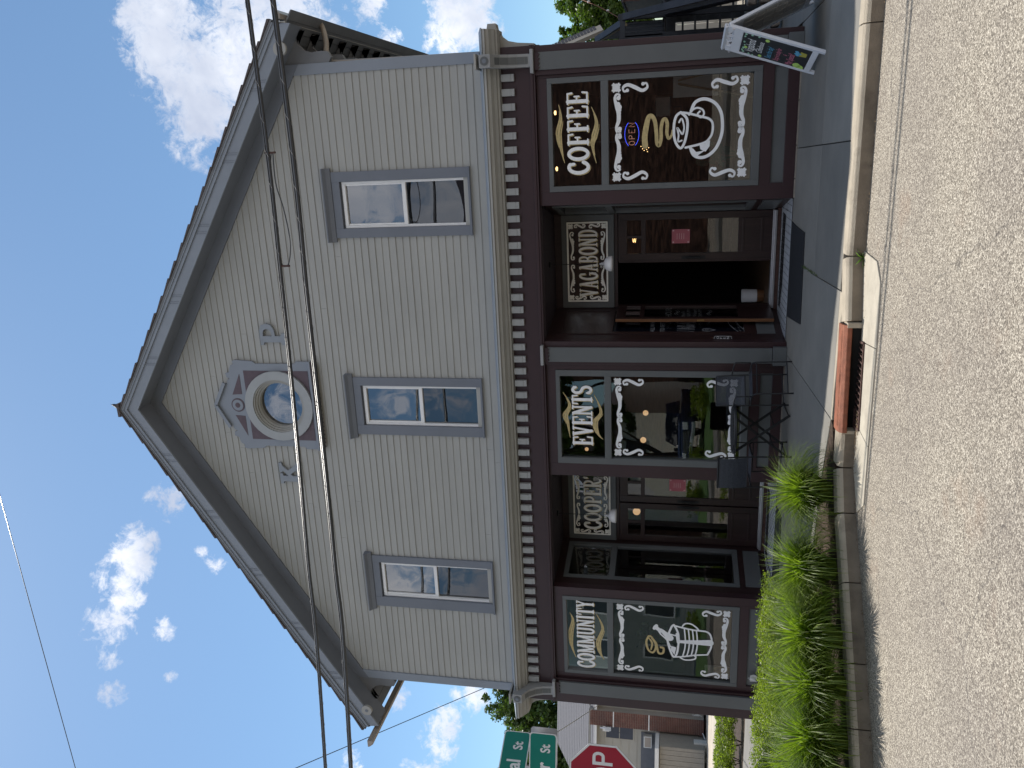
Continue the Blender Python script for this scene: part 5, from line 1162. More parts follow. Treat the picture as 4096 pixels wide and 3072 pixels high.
# slack loop on the upper cable
def wp(k_, x, y_, Yv):                             # picture pixel to a point on the plane y = Yv (used once, to read off the loop)
    return None
t = thing('cable_loop', 'slack loop of thin black cable tied under the upper overhead cable', 'cable loop', (1.9, -2.21, 5.50))
MB().tube(spline([(.75, 0, -.02), (.45, -.01, -.015), (.2, -.02, -.07), (-.10, -.02, -.10), (-.30, -.01, -.075), (-.42, 0, -.02), (-.38, .01, .055), (-.15, .02, .085), (.10, .02, .07), (.35, .01, .03), (.6, 0, .03), (.75, 0, 0)], 6), .006, 6).build('loop_cable', CABLEM, t, smooth=True)
for x in (.76, -.42): MB().tube([(x, 0, -.05), (x, 0, .07)], .012, 6).build('clamp', DARKIRON, t)
def thin(a, b_, r, label, sag=.0):
    m_ = (Vector(a)+Vector(b_))/2-Vector((0, 0, sag)); t = thing('service_wire', label, 'wire', tuple(a)); P = spline([a, tuple(m_), b_], 8)
    MB().tube([tuple(Vector(p)-Vector(a)) for p in P], r, 6).build('wire', CABLEM, t); return t
def pxd(px, py, d):
    return tuple(CAMPOS+(fw+rt*((3072-py-1536)/F_PX)-up*((px-2048)/F_PX))*d)
thin(pxd(-300, 900, 16), pxd(420, 3500, 20), .009, 'lone thin wire high in the sky at the far left of the gable')
thin(pxd(2060, 2700, 15.5), pxd(600, 3320, 10), .007, 'thin wire running up to the left past the end of the left gutter')
thin(pxd(1700, 3250, 12), pxd(2480, 2760, 32), .012, 'thin twisted wire running down to the neighbour house behind the street signs', .1)

# bird on the ridge
t = thing('bird', 'small dark bird with a white tail patch perched on the roof ridge', 'bird', (AX+.01, RY+.06, RTOP+.045))
prof = [(0, 0), (.018, .006), (.032, .03), (.036, .055), (.030, .085), (.020, .105), (.018, .12), (.012, .138), (.004, .150), (0, .152)]
q = MB(); q.lathe(prof, n=12); q.xf(Matrix.Rotation(radians(14), 4, 'Y') @ Matrix.Scale(1.15, 4)); bb = q.build('bird_body', mat('dark_feathers', (.03, .028, .03), .6, .2), t, smooth=True)
MB().tube([(.035, -.0, .165), (.050, 0, .192)], [.006, .001], 6).build('beak', BLACKM, t); q = MB(); q.prism([(-.02, .02), (.01, .0), (-.03, -.07), (-.05, -.06)], 'y', -.006, .006); q.build('tail', MATS['dark_feathers'], t)
for x in (-.008, .012): MB().tube([(x, 0, .01), (x, 0, -.012)], .002, 5).build('leg', BLACKM, t)
q = MB(); q.disc((-.012, -.030, .018), .008, 8, 'y', .006); q.build('white_patch', WHITEP, t)

# ================================================================ STREET SIGNS (cut by the picture edge)
SP = Vector((-4.42, -2.72, 0)); face = atan2(CAMPOS.x-SP.x, -(CAMPOS.y-SP.y))   # faces the camera's side of the street
t = thing('stop_sign', 'red octagonal STOP sign on a post at the corner', 'sign', (-4.355, -2.770, -.03), rz=.30)
MB().box(-.03, .03, .012, .06, 0, 3.2).build('post', ALU, t, bevel=.004)
oc = [(.381/cos(pi/8)*cos(pi/8+k*pi/4), 2.13+.381/cos(pi/8)*sin(pi/8+k*pi/4)) for k in range(8)]; q = MB(); q.prism(oc, 'y', -.004, .004); q.build('sign_border', REFLW, t)
oc2 = [(x*.945, 2.13+(z2-2.13)*.945) for x, z2 in oc]; q = MB(); q.prism(oc2, 'y', -.0055, -.0045); q.build('sign_face', REDS, t)
lw = .047
P = Paint(lambda u, v, l: (u, -.007-l, v)); zb, zt_ = 2.015, 2.245
P.stroke(spline([(-.205, zt_-.05), (-.235, zt_-.02), (-.27, zt_-.015), (-.305, zt_-.055), (-.27, 2.13), (-.22, 2.10), (-.205, zb+.06), (-.25, zb+.018), (-.305, zb+.05)], 5), .035, caps=False)
P.stroke([(-.175, zt_-.017), (-.035, zt_-.017)], .035, caps=False); P.stroke([(-.105, zt_-.03), (-.105, zb)], .037, caps=False)
P.stroke(arc(.055, 2.13, .05, .098, 0, 360, 22), .036, caps=False)
P.stroke([(.165, zb), (.165, zt_)], .037, caps=False); P.stroke([(.165, zt_-.017), (.235, zt_-.017)]+arc(.245, 2.175, .035, .052, 90, -90, 8)+[(.165, 2.123)], .035, caps=False)
P.build('stop_letters', REFLW, t)
def blade(name, s, loc, rz, w_, h_, label, back=False):
    t = thing(name, label, 'sign', loc, rz); r_ = .035
    def rr_(W, Hh, r): 
        out = []
        for cx, cz, a in ((W-r, Hh-r, 0), (r, Hh-r, 90), (r, r, 180), (W-r, r, 270)): out += [(cx+r*cos(radians(a+k*22.5))-W, cz+r*sin(radians(a+k*22.5))) for k in range(5)]
        return out
    q = MB(); q.prism(rr_(w_, h_, r_), 'y', -.002, .002); q.build('sign_border', REFLW, t)
    q = MB(); q.prism([(x*(1-.02/w_*1.0)-.010, z2*(1-.024/h_)+.012) for x, z2 in rr_(w_, h_, r_)], 'y', -.0035, -.0022); q.build('sign_face', GREENS, t)
    if s:
        text_mesh(s[0], .225, lambda u, v, l: (u*.80-.335, -.004-l, v*1.0+h_*.25), 'sign_letters', REFLW, t, align='RIGHT', thick=.006); text_mesh(s[1], .155, lambda u, v, l: (u*.80-.125, -.004-l, v+h_*.25), 'sign_letters', REFLW, t, align='RIGHT', thick=.004)
    return t
rS = pxd(2000+540*.4295, 2650+650*.4295, 9.1)
blade('street_name_sign', ('r', 'St'), pxd(2000+530*.4295, 2650+672*.4295, 9.1), .30, .92, .318, 'lower green street name sign reading r St, facing the street')
o = blade('street_name_sign', None, pxd(2000+538*.4295, 2650+618*.4295, 9.28), .30, .92, .318, 'blank grey back of the street name sign behind the lower green one')
for c in o.children: c.data.materials[0] = ALU
blade('street_name_sign', ('al', 'St'), pxd(2000+292*.4295, 2650+655*.4295, 9.45), 1.20, .92, .318, 'upper green street name sign reading al St, turned to the side street')

# ================================================================ PLANTS
def grass_clump(loc, R_, Hh, n, label, seed):
    rr = random.Random(seed); b = MB()
    for k in range(n):
        a = rr.uniform(0, 2*pi); lean = abs(rr.gauss(.55, .32)); L = Hh*rr.uniform(.75, 1.45); r0 = rr.uniform(0, R_*.28); wd = rr.uniform(.0028, .0062)
        p = Vector((cos(a)*r0, sin(a)*r0, 0)); el = pi/2-lean*.45; az_ = a+rr.gauss(0, .35); seg = 7; drp = rr.uniform(.16, .34)*(.5+lean); pts = [p.copy()]
        for j in range(seg):
            p = p+Vector((cos(az_)*cos(el), sin(az_)*cos(el), sin(el)))*L/seg; el -= drp*(.5+j*.22); pts.append(p.copy())
        side = Vector((-sin(az_), cos(az_), 0)); i = len(b.v)
        for j, q in enumerate(pts):
            ww = wd*(1-(j/seg)**2.2)+.0004
            q.z = max(q.z, -.10); b.v += [tuple(q-side*ww), tuple(q+side*ww)]
        b.f += [(i+2*j, i+2*j+1, i+2*j+3, i+2*j+2) for j in range(seg)]
    o = b.build('ornamental_grass', GRASSL, None, smooth=True); o.location = loc
    return tag(o, label, 'grass', 'ornamental grass clumps along the curb')
GC = [((-.44, -3.14, -.03), .26, .40, 1000, 'rightmost arching green grass clump, standing alone next to the drain hood'),
      ((-.98, -3.55, -.03), .27, .44, 900, 'second arching green grass clump from the right, bending over the curb'),
      ((-1.38, -3.98, -.03), .27, .45, 900, 'third grass clump from the right along the curb'),
      ((-1.66, -4.24, -.03), .26, .42, 800, 'fourth grass clump from the right along the curb'),
      ((-2.02, -4.44, -.03), .27, .44, 850, 'fifth grass clump from the right along the curb, before the corner'),
      ((-2.42, -4.72, -.03), .27, .44, 850, 'sixth grass clump along the curb, at the picture edge'),
      ((-1.60, -3.30, -.03), .24, .38, 700, 'grass clump in the second row in front of the first shrub'),
      ((-2.25, -3.62, -.03), .25, .42, 750, 'grass clump in the second row in the middle of the bed'),
      ((-2.75, -4.02, -.03), .25, .42, 750, 'grass clump in the second row at the left end of the bed')]
for k, (l, R_, Hh, n, lb) in enumerate(GC): grass_clump((l[0]-(.03 if k < 6 else 0), l[1]-(.09 if k < 6 else 0), l[2]), R_*1.1, Hh*1.14, int(n*1.7), lb, k+11)
LEAFQ = {}
def leaf_mass(b, c, R_, n, s0, s1, rr, flat=1.0, shell=.55):
    for k in range(n):
        d = Vector((rr.gauss(0, 1), rr.gauss(0, 1), rr.gauss(0, 1))).normalized(); r = R_*(shell+(1-shell)*rr.random()**.6)*(1+.12*sin(5*d.x+3*d.z)+.10*sin(7*d.y+c[0]*3))
        p = Vector(c)+Vector((d.x*r, d.y*r, d.z*r*flat)); s = rr.uniform(s0, s1)
        u = Vector((rr.gauss(0, 1), rr.gauss(0, 1), rr.gauss(0, .6))).normalized(); v = u.cross(d+Vector((rr.gauss(0, .5), rr.gauss(0, .5), rr.gauss(0, .5)))).normalized()
        i = len(b.v); b.v += [tuple(p-u*s), tuple(p+v*s*.5), tuple(p+u*s), tuple(p-v*s*.5)]; b.f.append((i, i+1, i+2, i+3))
def shrub(loc, R_, Hh, n, label, seed, name='boxwood_shrub', grp='clipped shrubs in the planting bed', s=(.008, .016)):
    rr = random.Random(seed); t = thing(name, label, 'shrub', loc, group=grp); b = MB()
    lobes = [(rr.uniform(-.5, .5)*R_, rr.uniform(-.5, .5)*R_, Hh*rr.uniform(.45, .72)) for _ in range(7)]
    for l in lobes: leaf_mass(b, l, R_*.55, n//7, s[0], s[1], rr, flat=Hh/R_*.55, shell=.35)
    for k in range(int(n*.05)):                    # loose top shoots
        l = rr.choice(lobes); x, y = l[0]+rr.gauss(0, R_*.35), l[1]+rr.gauss(0, R_*.35); z0 = Hh*rr.uniform(.85, 1.0)
        for j in range(4): leaf_mass(b, (x+rr.gauss(0, .006), y, z0+j*.018), .014, 2, s[0], s[1], rr)
    b.v = [(x, y, max(z2, .0)) for x, y, z2 in b.v]; b.v = [(x, y, z2*.93) for x, y, z2 in b.v]; b.build('foliage', SHRUBL, t)
    b = MB()
    for k in range(6): a = rr.uniform(0, 6.28); b.tube([(0, 0, -.05), (cos(a)*R_*.3, sin(a)*R_*.3, Hh*.6)], .007, 5)
    b.build('stem', BARK, t)
SHS = [((-1.98, -2.62, -.03), .36, .44), ((-2.55, -2.50, -.03), .36, .46), ((-3.12, -2.42, -.03), .38, .44), ((-3.72, -2.40, -.03), .38, .46), ((-4.3, -2.5, -.03), .36, .45), ((-2.35, -3.05, -.03), .36, .44), ((-2.95, -3.2, -.03), .38, .46), ((-3.55, -3.2, -.03), .38, .47), ((-3.9, -3.8, -.03), .4, .48), ((-3.3, -3.85, -.03), .36, .44)]
SN = ['low bright green shrub nearest the grating, first in the row', 'second low green shrub of the back row counted from the doors', 'third low green shrub of the back row, under the COMMUNITY window', 'fourth low green shrub of the back row, in front of the left pilaster', 'leftmost low green shrub of the back row, beside the sunlit walk', 'first green shrub of the front row behind the grass clumps', 'second green shrub of the front row', 'third green shrub of the front row', 'green shrub at the corner end of the bed', 'inner green shrub behind the leftmost grass']
for k, (l, R_, Hh) in enumerate(SHS): shrub(l, R_, Hh, 5200, SN[k], 40+k)
# hedge beyond the sunlit walk
for k in range(7):
    shrub((-7.55-.62*k, 3.3-.05*k+.25*(k % 2), -.05), .48, .50, 3000, ['hedge shrub nearest the building corner beyond the sunlit walk', 'second hedge shrub beyond the sunlit walk from the building', 'third hedge shrub beyond the walk', 'fourth hedge shrub beyond the walk', 'fifth hedge shrub beyond the walk', 'sixth hedge shrub beyond the walk', 'seventh hedge shrub at the picture edge'][k], 70+k, 'hedge_shrub', 'hedge along the side street', (.014, .026))
# seedling on the mat edge and the weed at the curb
def weed(loc, n, L, label, seed, r=1.0):
    rr = random.Random(seed); b = MB()
    for k in range(n):
        a = rr.uniform(0, 6.28); e = rr.uniform(.5, 1.3); l = L*rr.uniform(.6, 1.1); p0_ = Vector((0, 0, 0)); side = Vector((-sin(a), cos(a), 0)); pts = []
        for j in range(5): f = j/4; pts.append(Vector((cos(a)*cos(e)*l*f, sin(a)*cos(e)*l*f, sin(e)*l*f-l*.35*f*f)))
        i = len(b.v)
        for j, q in enumerate(pts): ww = .09*l*sin(pi*min(.98, .12+j*.22)); b.v += [tuple(q-side*ww), tuple(q+side*ww)]
        b.f += [(i+2*j, i+2*j+1, i+2*j+3, i+2*j+2) for j in range(4)]
    o = b.build('weed', WEEDL, None, smooth=True); o.location = loc; return tag(o, label, 'weed')
weed((1.60, -3.17, -.165), 16, .15, 'small green weed growing from the foot of the curb at the start of the apron', 5)
weed((-2.42, -.60, .0), 7, .10, "tiny pale seedling at the edge of the COOPER'S doormat", 6)

def tree(loc, Hh, trunk_h, lobes, n, s, leafm, label, seed, tr=.25):
    rr = random.Random(seed); t = thing('tree', label, 'tree', loc); b = MB()
    b.tube([(0, 0, -.3), (.05, 0, trunk_h*.5), (0, .05, trunk_h), (.1, 0, Hh*.75)], [tr, tr*.8, tr*.6, tr*.15], 10)
    for l in lobes: m_ = ((l[0])*.45, (l[1])*.45, trunk_h*.6+l[2]*.35); b.tube([(0, 0, trunk_h*.7), m_, (l[0]*.9, l[1]*.9, l[2])], [tr*.4, tr*.25, tr*.06], 6)
    b.build('trunk', BARK, t); b = MB(); tot = sum(l[3]**2 for l in lobes)
    for l in lobes:
        cnt = int(n*l[3]**2/tot); sub = max(6, cnt//90)
        for q in range(sub):                       # small twig clusters spread through each lobe
            d = Vector((rr.gauss(0, 1), rr.gauss(0, 1), rr.gauss(0, 1))).normalized(); r = l[3]*rr.random()**.42
            leaf_mass(b, (l[0]+d.x*r, l[1]+d.y*r, l[2]+d.z*r*.85), l[3]*rr.uniform(.12, .26), cnt//sub, s[0], s[1], rr, shell=.1)
    b.build('crown', leafm, t); return t
TL = Vector(pxd(2210, 2870, 46)); 
tree((TL.x, TL.y, 0), 13, 3.5, [(-1.5, 0, 5.6, 2.4), (1.8, .5, 6.2, 2.6), (0, 0, 8.2, 2.6), (-3.4, 0, 7.6, 2.2), (3.4, 1, 8.6, 1.9), (.9, 0, 10.2, 1.9), (-2.2, 0, 9.6, 1.6), (-5.2, 0, 5.8, 2.2), (4.6, 0, 5.6, 2.2), (-3.0, 0, 4.4, 2.5), (-.6, 0, 3.6, 2.4), (2.6, 0, 3.8, 2.2), (-4.6, .5, 8.2, 1.6)], 120000, (.07, .15), TREEL, 'broad green tree rising behind the neighbour house at the left', 3, .35)
TR0 = Vector(pxd(2500, 60, 27))
tree((TR0.x+.85, TR0.y, .55), 7, 2.0, [(-1.0, 0, 3.6, 1.3), (.3, 0, 4.1, 1.25), (1.8, .5, 3.9, 1.8), (-.6, 0, 2.6, 1.4), (3.0, 0, 4.4, 1.8), (-1.7, .3, 2.9, .9), (1.2, 0, 2.4, 1.5), (3.2, 0, 2.4, 1.6), (-1.6, 0, 4.4, .6)], 95000, (.045, .09), TREER, 'bright green maple behind the outdoor stairs at the right', 4, .22)

# ================================================================ NEIGHBOUR HOUSE AT THE LEFT
HO = Vector(pxd(2000+1915*.4295, 2650+700*.4295, 33)); hz = radians(17.0)
nh = thing('neighbour_house', 'beige clapboard house with a brick chimney and grey shingled roof across the side street', 'house', (HO.x, HO.y, -.06), hz)
# local x to the right (picture), y away; scale at 33 m: 1 zoom px of the close-up = 0.4295/3176*33 m
kx = .4295/F_PX*33
def hx(my): return (700-my)*kx                    # close-up y -> local x
def hzv(mx): return (1915-mx)*kx                   # close-up x -> local z
x0, x1 = hx(1450), hx(150); ZE = hzv(915)
B('house_wall', CLAP, nh, (x0, x1, .02, 8, 0, ZE))
z_ = 0.0; k = 0
while z_ < ZE-.02:
    st = .34
    for a, c in ((x0, hx(640)), (hx(500), x1)):
        o = MB(); o.v = [(a, -.03, z_), (c, -.03, z_), (c, -.003, z_+st), (a, -.003, z_+st), (a, .01, z_), (c, .01, z_)]; o.f = [(0, 1, 2, 3), (0, 4, 5, 1)]; o.build('clapboard', CLAP, nh)
    z_ += st
ch = MB(); ch.box(hx(640), hx(500), -.45, .3, 0, ZE+.25); chim = ch.build('chimney', MORTAR, nh)
b = MB(); z_ = .0; k = 0
while z_ < ZE+.2:
    x = hx(640)-(.11 if k % 2 else 0)
    while x < hx(500)-.02: a = max(x, hx(640)); c = min(x+.205, hx(500)); b.box(a, c, -.462, -.44, z_, z_+.062); x += .215
    z_ += .073; k += 1
o = b.build('bricks', BRICKM, chim); o['kind'] = 'stuff'
for mx in (1088, 1417): B('chimney_strap', REFLW, nh, (hx(640)-.01, hx(500)+.01, -.475, -.463, hzv(mx)-.02, hzv(mx)+.02))
rf = MB(); rf.v = [(x0-.3, -.35, ZE+.02), (x1+.4, -.35, ZE+.02), (x1+.2, 3.6, ZE+2.15), (x0+.9, 3.6, ZE+2.15), (x0-.3, 8.3, ZE+.02), (x1+.4, 8.3, ZE+.02)]; rf.f = [(0, 1, 2, 3), (3, 2, 5, 4), (0, 3, 4), (1, 5, 2)]
rf.build('roof', GREYROOF, nh)
b = MB()
for k in range(22):
    f0, f1 = k/22, (k+1)/22; ya, yb = -.35+3.95*f0, -.35+3.95*f1; za, zb_ = ZE+.02+2.13*f0, ZE+.02+2.13*f1; b.quad((x0-.3+1.2*f0, ya, za+.02), (x1+.4-.2*f0, ya, za+.02), (x1+.4-.2*f1, yb, zb_+.005), (x0-.3+1.2*f1, yb, zb_+.005))
o = b.build('shingle_rows', GREYROOF, nh); o['kind'] = 'stuff'
B('roof_fascia', REFLW, nh, (x0-.3, x1+.4, -.40, -.34, ZE-.07, ZE+.03)); B('eave_soffit', CLAP, nh, (x0-.3, x1+.4, -.339, .0, ZE-.06, ZE-.03))
for ma, mb in ((785, 675), (415, 300)):
    w_ = B('window', mat('dark_screened_window', (.05, .055, .075), .35, .1), nh, (hx(ma), hx(mb), -.045, -.02, hzv(1268), hzv(1015))); B('window_frame', CLAP, w_, (hx(ma)-.05, hx(ma), -.06, -.02, hzv(1268)-.05, hzv(1015)+.05), (hx(mb), hx(mb)+.05, -.06, -.02, hzv(1268)-.05, hzv(1015)+.05), (hx(ma), hx(mb), -.06, -.02, hzv(1015), hzv(1015)+.05), (hx(ma), hx(mb), -.06, -.02, hzv(1268)-.05, hzv(1268)), (hx(ma), hx(mb), -.052, -.044, hzv(1141)-.015, hzv(1141)+.015))
    B('shutter_bar', mat('dark_screened_window', (0, 0, 0)), w_, (hx((ma+mb)/2)-.015, hx((ma+mb)/2)+.015, -.056, -.053, hzv(1268), hzv(1015)))
pr = MB(); pr.v = [(x0, -.03, hzv(1400)), (hx(640), -.03, hzv(1455)), (hx(650), -1.8, hzv(1500)), (x0, -1.8, hzv(1500))]; pr.f = [(0, 1, 2, 3)]; B('porch_roof', REFLW, nh, (x0, hx(660), -1.85, -.03, hzv(1515), hzv(1480)))
B('porch_band', mat('dark_porch_band', (.10, .105, .12), .6), nh, (x0, hx(700), -.06, -.031, hzv(1480), hzv(1345)))
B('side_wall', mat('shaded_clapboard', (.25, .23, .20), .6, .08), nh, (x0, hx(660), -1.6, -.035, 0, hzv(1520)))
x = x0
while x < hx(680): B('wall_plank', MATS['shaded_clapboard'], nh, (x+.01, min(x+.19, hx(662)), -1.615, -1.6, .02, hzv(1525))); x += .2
wa = B('window_air_conditioner', ACW, nh, (hx(820), hx(715), -.32, -.04, hzv(1445), hzv(1370)), bevel=.01); B('front_grille', GUTTER, wa, (hx(812), hx(723), -.33, -.321, hzv(1437), hzv(1380)))
ac = thing('air_conditioner', 'cream outdoor air conditioning unit with a round fan grille beside the neighbour house', 'air conditioner', tuple(HO+Vector((0, 0, -.06))), hz)
bx_ = (hx(815), hx(645), -1.15, -.80, .04, hzv(1788)); B('unit_case', ACW, ac, bx_, bevel=.02); q = MB(); q.disc(((hx(815)*.62+hx(645)*.38), -1.16, hzv(1855)), .21, 28, 'y', .012); q.build('fan_opening', mat('grille_dark', (.12, .12, .12), .6), ac)
for k in range(9): z2 = hzv(1855)-.17+k*.0425; L = sqrt(max(.0, .21**2-(z2-hzv(1855))**2)); B('grille_slat', ACW, ac, (hx(815)*.62+hx(645)*.38-L, hx(815)*.62+hx(645)*.38+L, -1.172, -1.163, z2-.006, z2+.006))
B('badge', mat('blue_badge', (.05, .12, .4), .5), ac, (hx(720), hx(692), -1.158, -1.151, hzv(1817), hzv(1805))); B('unit_foot', BLACKM, ac, (hx(800), hx(770), -1.15, -.8, 0, .04), (hx(690), hx(660), -1.15, -.8, 0, .04))
hs = thing('coiled_hose', 'white coiled garden hose hanging on the neighbour house wall by the air conditioner', 'hose', tuple(HO+Vector((0, 0, -.06))), hz)
b = MB()
for r_ in (.19, .22, .25): b.tube([(hx(540)+r_*cos(2*pi*k/20), -.08-.3*(r_-.19), hzv(1825)+r_*sin(2*pi*k/20)) for k in range(20)], .014, 6, closed=True)
b.tube([(hx(520)+.1, -.08, hzv(1780)), (hx(470), -.08, hzv(1790)), (hx(470), -.08, hzv(1540))], .014, 6); b.tube([(hx(600), -.1, hzv(1850)), (hx(640), -.8, hzv(1890))], .02, 6); b.build('hose_loops', REFLW, hs)
me_ = thing('electric_meter', 'grey electric meter box high on the neighbour house wall', 'meter', tuple(HO+Vector((0, 0, -.06))), hz); B('meter_box', ALU, me_, (hx(668), hx(632), -.62, -.48, hzv(1033), hzv(980))); B('insulator_rack', REFLW, me_, (hx(720), hx(672), -.15, -.04, hzv(1010), hzv(948)))
MB().tube([(hx(650), -.55, hzv(980)), (hx(655), -.5, hzv(930))], .03, 6).build('service_mast', ALU, me_)

# ================================================================ RIGHT: OUTDOOR STAIRS, DECK, FENCE
stp = thing('outdoor_stairs', 'dark weathered wooden outdoor stairs with open treads climbing beside the building', 'stairs', (0, 0, 0))
SX0, SX1 = 4.68, 6.1
for k in range(8): B('tread', DECKW, stp, (SX0+.045, SX1-.045, 3.78+k*.215, 4.02+k*.215, .15+k*.188, .19+k*.188))
for x in (SX0, SX1-.04):
    b = MB(); b.prism([(3.62, -.02), (3.95, -.02), (5.55, 1.38), (5.55, 1.66), (5.40, 1.66)], 'x', x, x+.04); b.build('stringer', DECKW, stp)
for k in range(12): B('landing_board', DECKW, stp, (4.30, SX1, 5.42+k*.145, 5.555+k*.145, 1.60, 1.64))
for x in (SX0+.02, SX1-.02):
    MB().bar((x, 3.75, .87), (x, 5.36, 2.33), .11, .05).build('handrail', DECKW, stp); MB().bar((x-.03, 3.75, .785), (x-.03, 5.36, 2.245), .035, .035).build('rail_underside', NEWW, stp)
    for k in range(13): y = 3.80+k*.12; B('baluster', DECKW, stp, (x-.016, x+.016, y, y+.032, .12+(y-3.78)*.87, .75+(y-3.75)*.905))
x = 4.60
MB().bar((x, 5.36, 2.36), (x, 7.6, 3.03), .11, .05).build('handrail', DECKW, stp); MB().bar((x-.03, 5.36, 2.275), (x-.03, 7.6, 2.945), .035, .035).build('rail_underside', NEWW, stp)
for k in range(18): y = 5.42+k*.12; B('baluster', DECKW, stp, (x-.016, x+.016, y, y+.032, 1.64, 2.27+(y-5.36)*.30))
MB().bar((4.34, 5.38, 2.34), (SX0, 5.38, 2.34), .05, .09).build('handrail', DECKW, stp)
for k in range(5): B('baluster', DECKW, stp, (4.36+k*.07, 4.385+k*.07, 5.37, 5.40, 1.64, 2.30))
for x, y, z_ in ((SX0+.02, 3.70, 1.0), (SX0+.02, 5.40, 2.42), (SX1-.02, 3.70, 1.0), (SX1-.02, 5.40, 2.42), (4.36, 5.42, 2.40)): B('newel_post', DECKW, stp, (x-.05, x+.05, y-.05, y+.05, -.1, z_))
dk = thing('wooden_deck', 'dark wooden deck platform on posts at the head of the stairs', 'deck', (0, 0, 0))
for k in range(22): B('deck_board', DECKW, dk, (4.3, 9.0, 7.25+k*.145, 7.38+k*.145, 1.60, 1.64))
for x in (4.4, 5.2, 6.2, 7.5, 8.9):
    for y in (7.4, 10.2): B('deck_post', DECKW, dk, (x-.06, x+.06, y-.06, y+.06, -.1, 1.54))
for k in range(9): B('joist', DECKW, dk, (4.4+k*.55, 4.44+k*.55, 7.3, 10.4, 1.44, 1.599))
B('rim_joist', DECKW, dk, (4.3, 9.0, 7.20, 7.24, 1.42, 1.64))
for k in range(5): B('cross_rail', DECKW, dk, (4.4, 8.9, 7.37, 7.41, .3+k*.24, .34+k*.24))
bh = thing('wooden_shed', 'reddish brown plank-clad structure at the top of the deck', 'shed', (0, 0, 0))
for k in range(12): B('plank', BROWNW, bh, (5.28+k*.15, 5.42+k*.15, 7.6, 7.63, 1.65, 2.46))
B('shed_roof', ROOFM, bh, (5.26, 7.2, 7.55, 9.2, 2.46, 2.50)); B('shed_body', BROWNW, bh, (5.29, 7.1, 7.635, 9.1, 1.645, 2.459))
fn = thing('white_fence', 'sunlit white board fence seen between the stair treads', 'fence', (0, 0, 0))
for k in range(44): B('fence_board', FENCEW, fn, (4.0+k*.145, 4.135+k*.145, 12.0, 12.03, -.05, 1.75))
B('fence_rail', FENCEW, fn, (4.0, 10.4, 12.031, 12.07, .4, .5), (4.0, 10.4, 12.031, 12.07, 1.4, 1.5))
rw_ = thing('ribbed_roof_edge', 'light ribbed roof edge rising between the building and the outdoor stairs', 'roof', (0, 0, 0))
pa, pb = Vector(pxd(2185, 205, 20)), Vector(pxd(2385, 118, 20)); MB().bar(pa-Vector((0, 0, .14)), pb-Vector((0, 0, .14)), .12, .2).build('roof_board', mat('pale_stucco', (.5, .46, .4), .8), rw_)
for k in range(16): q_ = pa.lerp(pb, k/16); q2 = pa.lerp(pb, (k+.8)/16); MB().bar(q_, q2, .14, .14).build('coping_tile', GREYROOF, rw_)
sl = thing('string_lights', 'string of bare bulbs hung from the deck corner across the tree', 'string lights', (4.75, 6.5, 2.35)); cpts = spline([(0, 0, 0), (.25, .6, .30), (.55, 1.2, .75), (.95, 2.0, 1.5)], 6); MB().tube(cpts, .008, 5).build('cord', mat('rusty_cord', (.18, .07, .03), .6), sl)
for k in (3, 8, 13, 17): x, y, z_ = cpts[k]; MB().lathe([(0, -.06), (.022, -.045), (.026, -.02), (.014, 0), (0, 0)], (x, y, z_), 10).build('bulb', OPAL, sl)
rkw = thing('rubble_wall', 'low rubble stone wall behind the pavement sign', 'wall', (0, 0, 0)); rr = random.Random(9)
for k in range(26):
    x = 4.1+(k % 9)*.30+rr.uniform(-.03, .03); z_ = (k//9)*.16; q = MB(); s_ = rr.uniform(.10, .14)
    q.v = [(x+sx*s_*rr.uniform(.8, 1.1), 2.1+sy*.10*rr.uniform(.7, 1.1), z_+.07+sz_*.075*rr.uniform(.7, 1.05)) for sz_ in (-1, 1) for sy in (-1, 1) for sx in (-1, 1)]
    q.f = [(0, 2, 3, 1), (4, 5, 7, 6), (0, 1, 5, 4), (2, 6, 7, 3), (0, 4, 6, 2), (1, 3, 7, 5)]; q.build('rubble_stone', STONE, rkw, bevel=.02)

# ================================================================ ACROSS THE STREET (seen mirrored in the glass)
bb_ = thing('brick_building', 'tall red brick building across the street, mirrored in the shop windows', 'building', (0, 0, 0)); B('brick_wall', mat('far_brick_wall', (.13, .065, .045), .85, .75, 2.2, stretch=(.5, .5, 2.6), detail=6, dirt=((.035, .018, .014), 3.0, .44, .58)), bb_, (-9.5, 12, -38, -30, -.2, 11.5))
B('cornice', MAROON, bb_, (-9.7, 12.2, -38.2, -29.8, 11.5, 12.0))
for x in (-8.2, 6.6, 9.2):
    for z_ in (1.0, 5.6):
        B('window', mat('dark_glass_far', (.03, .04, .05), .15, .1), bb_, (x, x+1.3, -29.98, -29.95, z_, z_+2.3)); B('window_frame', WARM, bb_, (x-.12, x-.001, -29.98, -29.90, z_, z_+2.3), (x+1.301, x+1.42, -29.98, -29.90, z_, z_+2.3), (x-.12, x+1.42, -29.98, -29.90, z_-.12, z_-.001), (x-.12, x+1.42, -29.98, -29.90, z_+2.301, z_+2.42))
sh = thing('white_clapboard_house', 'white clapboard house across the street, mirrored in the EVENTS window', 'house', (0, 0, 0)); B('house_wall', FENCEW, sh, (-20.5, -12.2, -40, -33, -.2, 4.4))
for k in range(24): B('clapboard', FENCEW, sh, (-20.5, -12.2, -32.999, -32.97, k*.18, k*.18+.165))
q = MB(); q.prism([(-20.9, 4.4), (-11.8, 4.4), (-16.3, 7.6)], 'y', -40, -32.7); q.build('roof', ROOFM, sh)
for x, s, z_ in ((-15.6, 'SHOES', 3.4),): B('sign_board', BLACKM, sh, (x-.2, x+1.6, -32.95, -32.9, 2.9, 4.0))
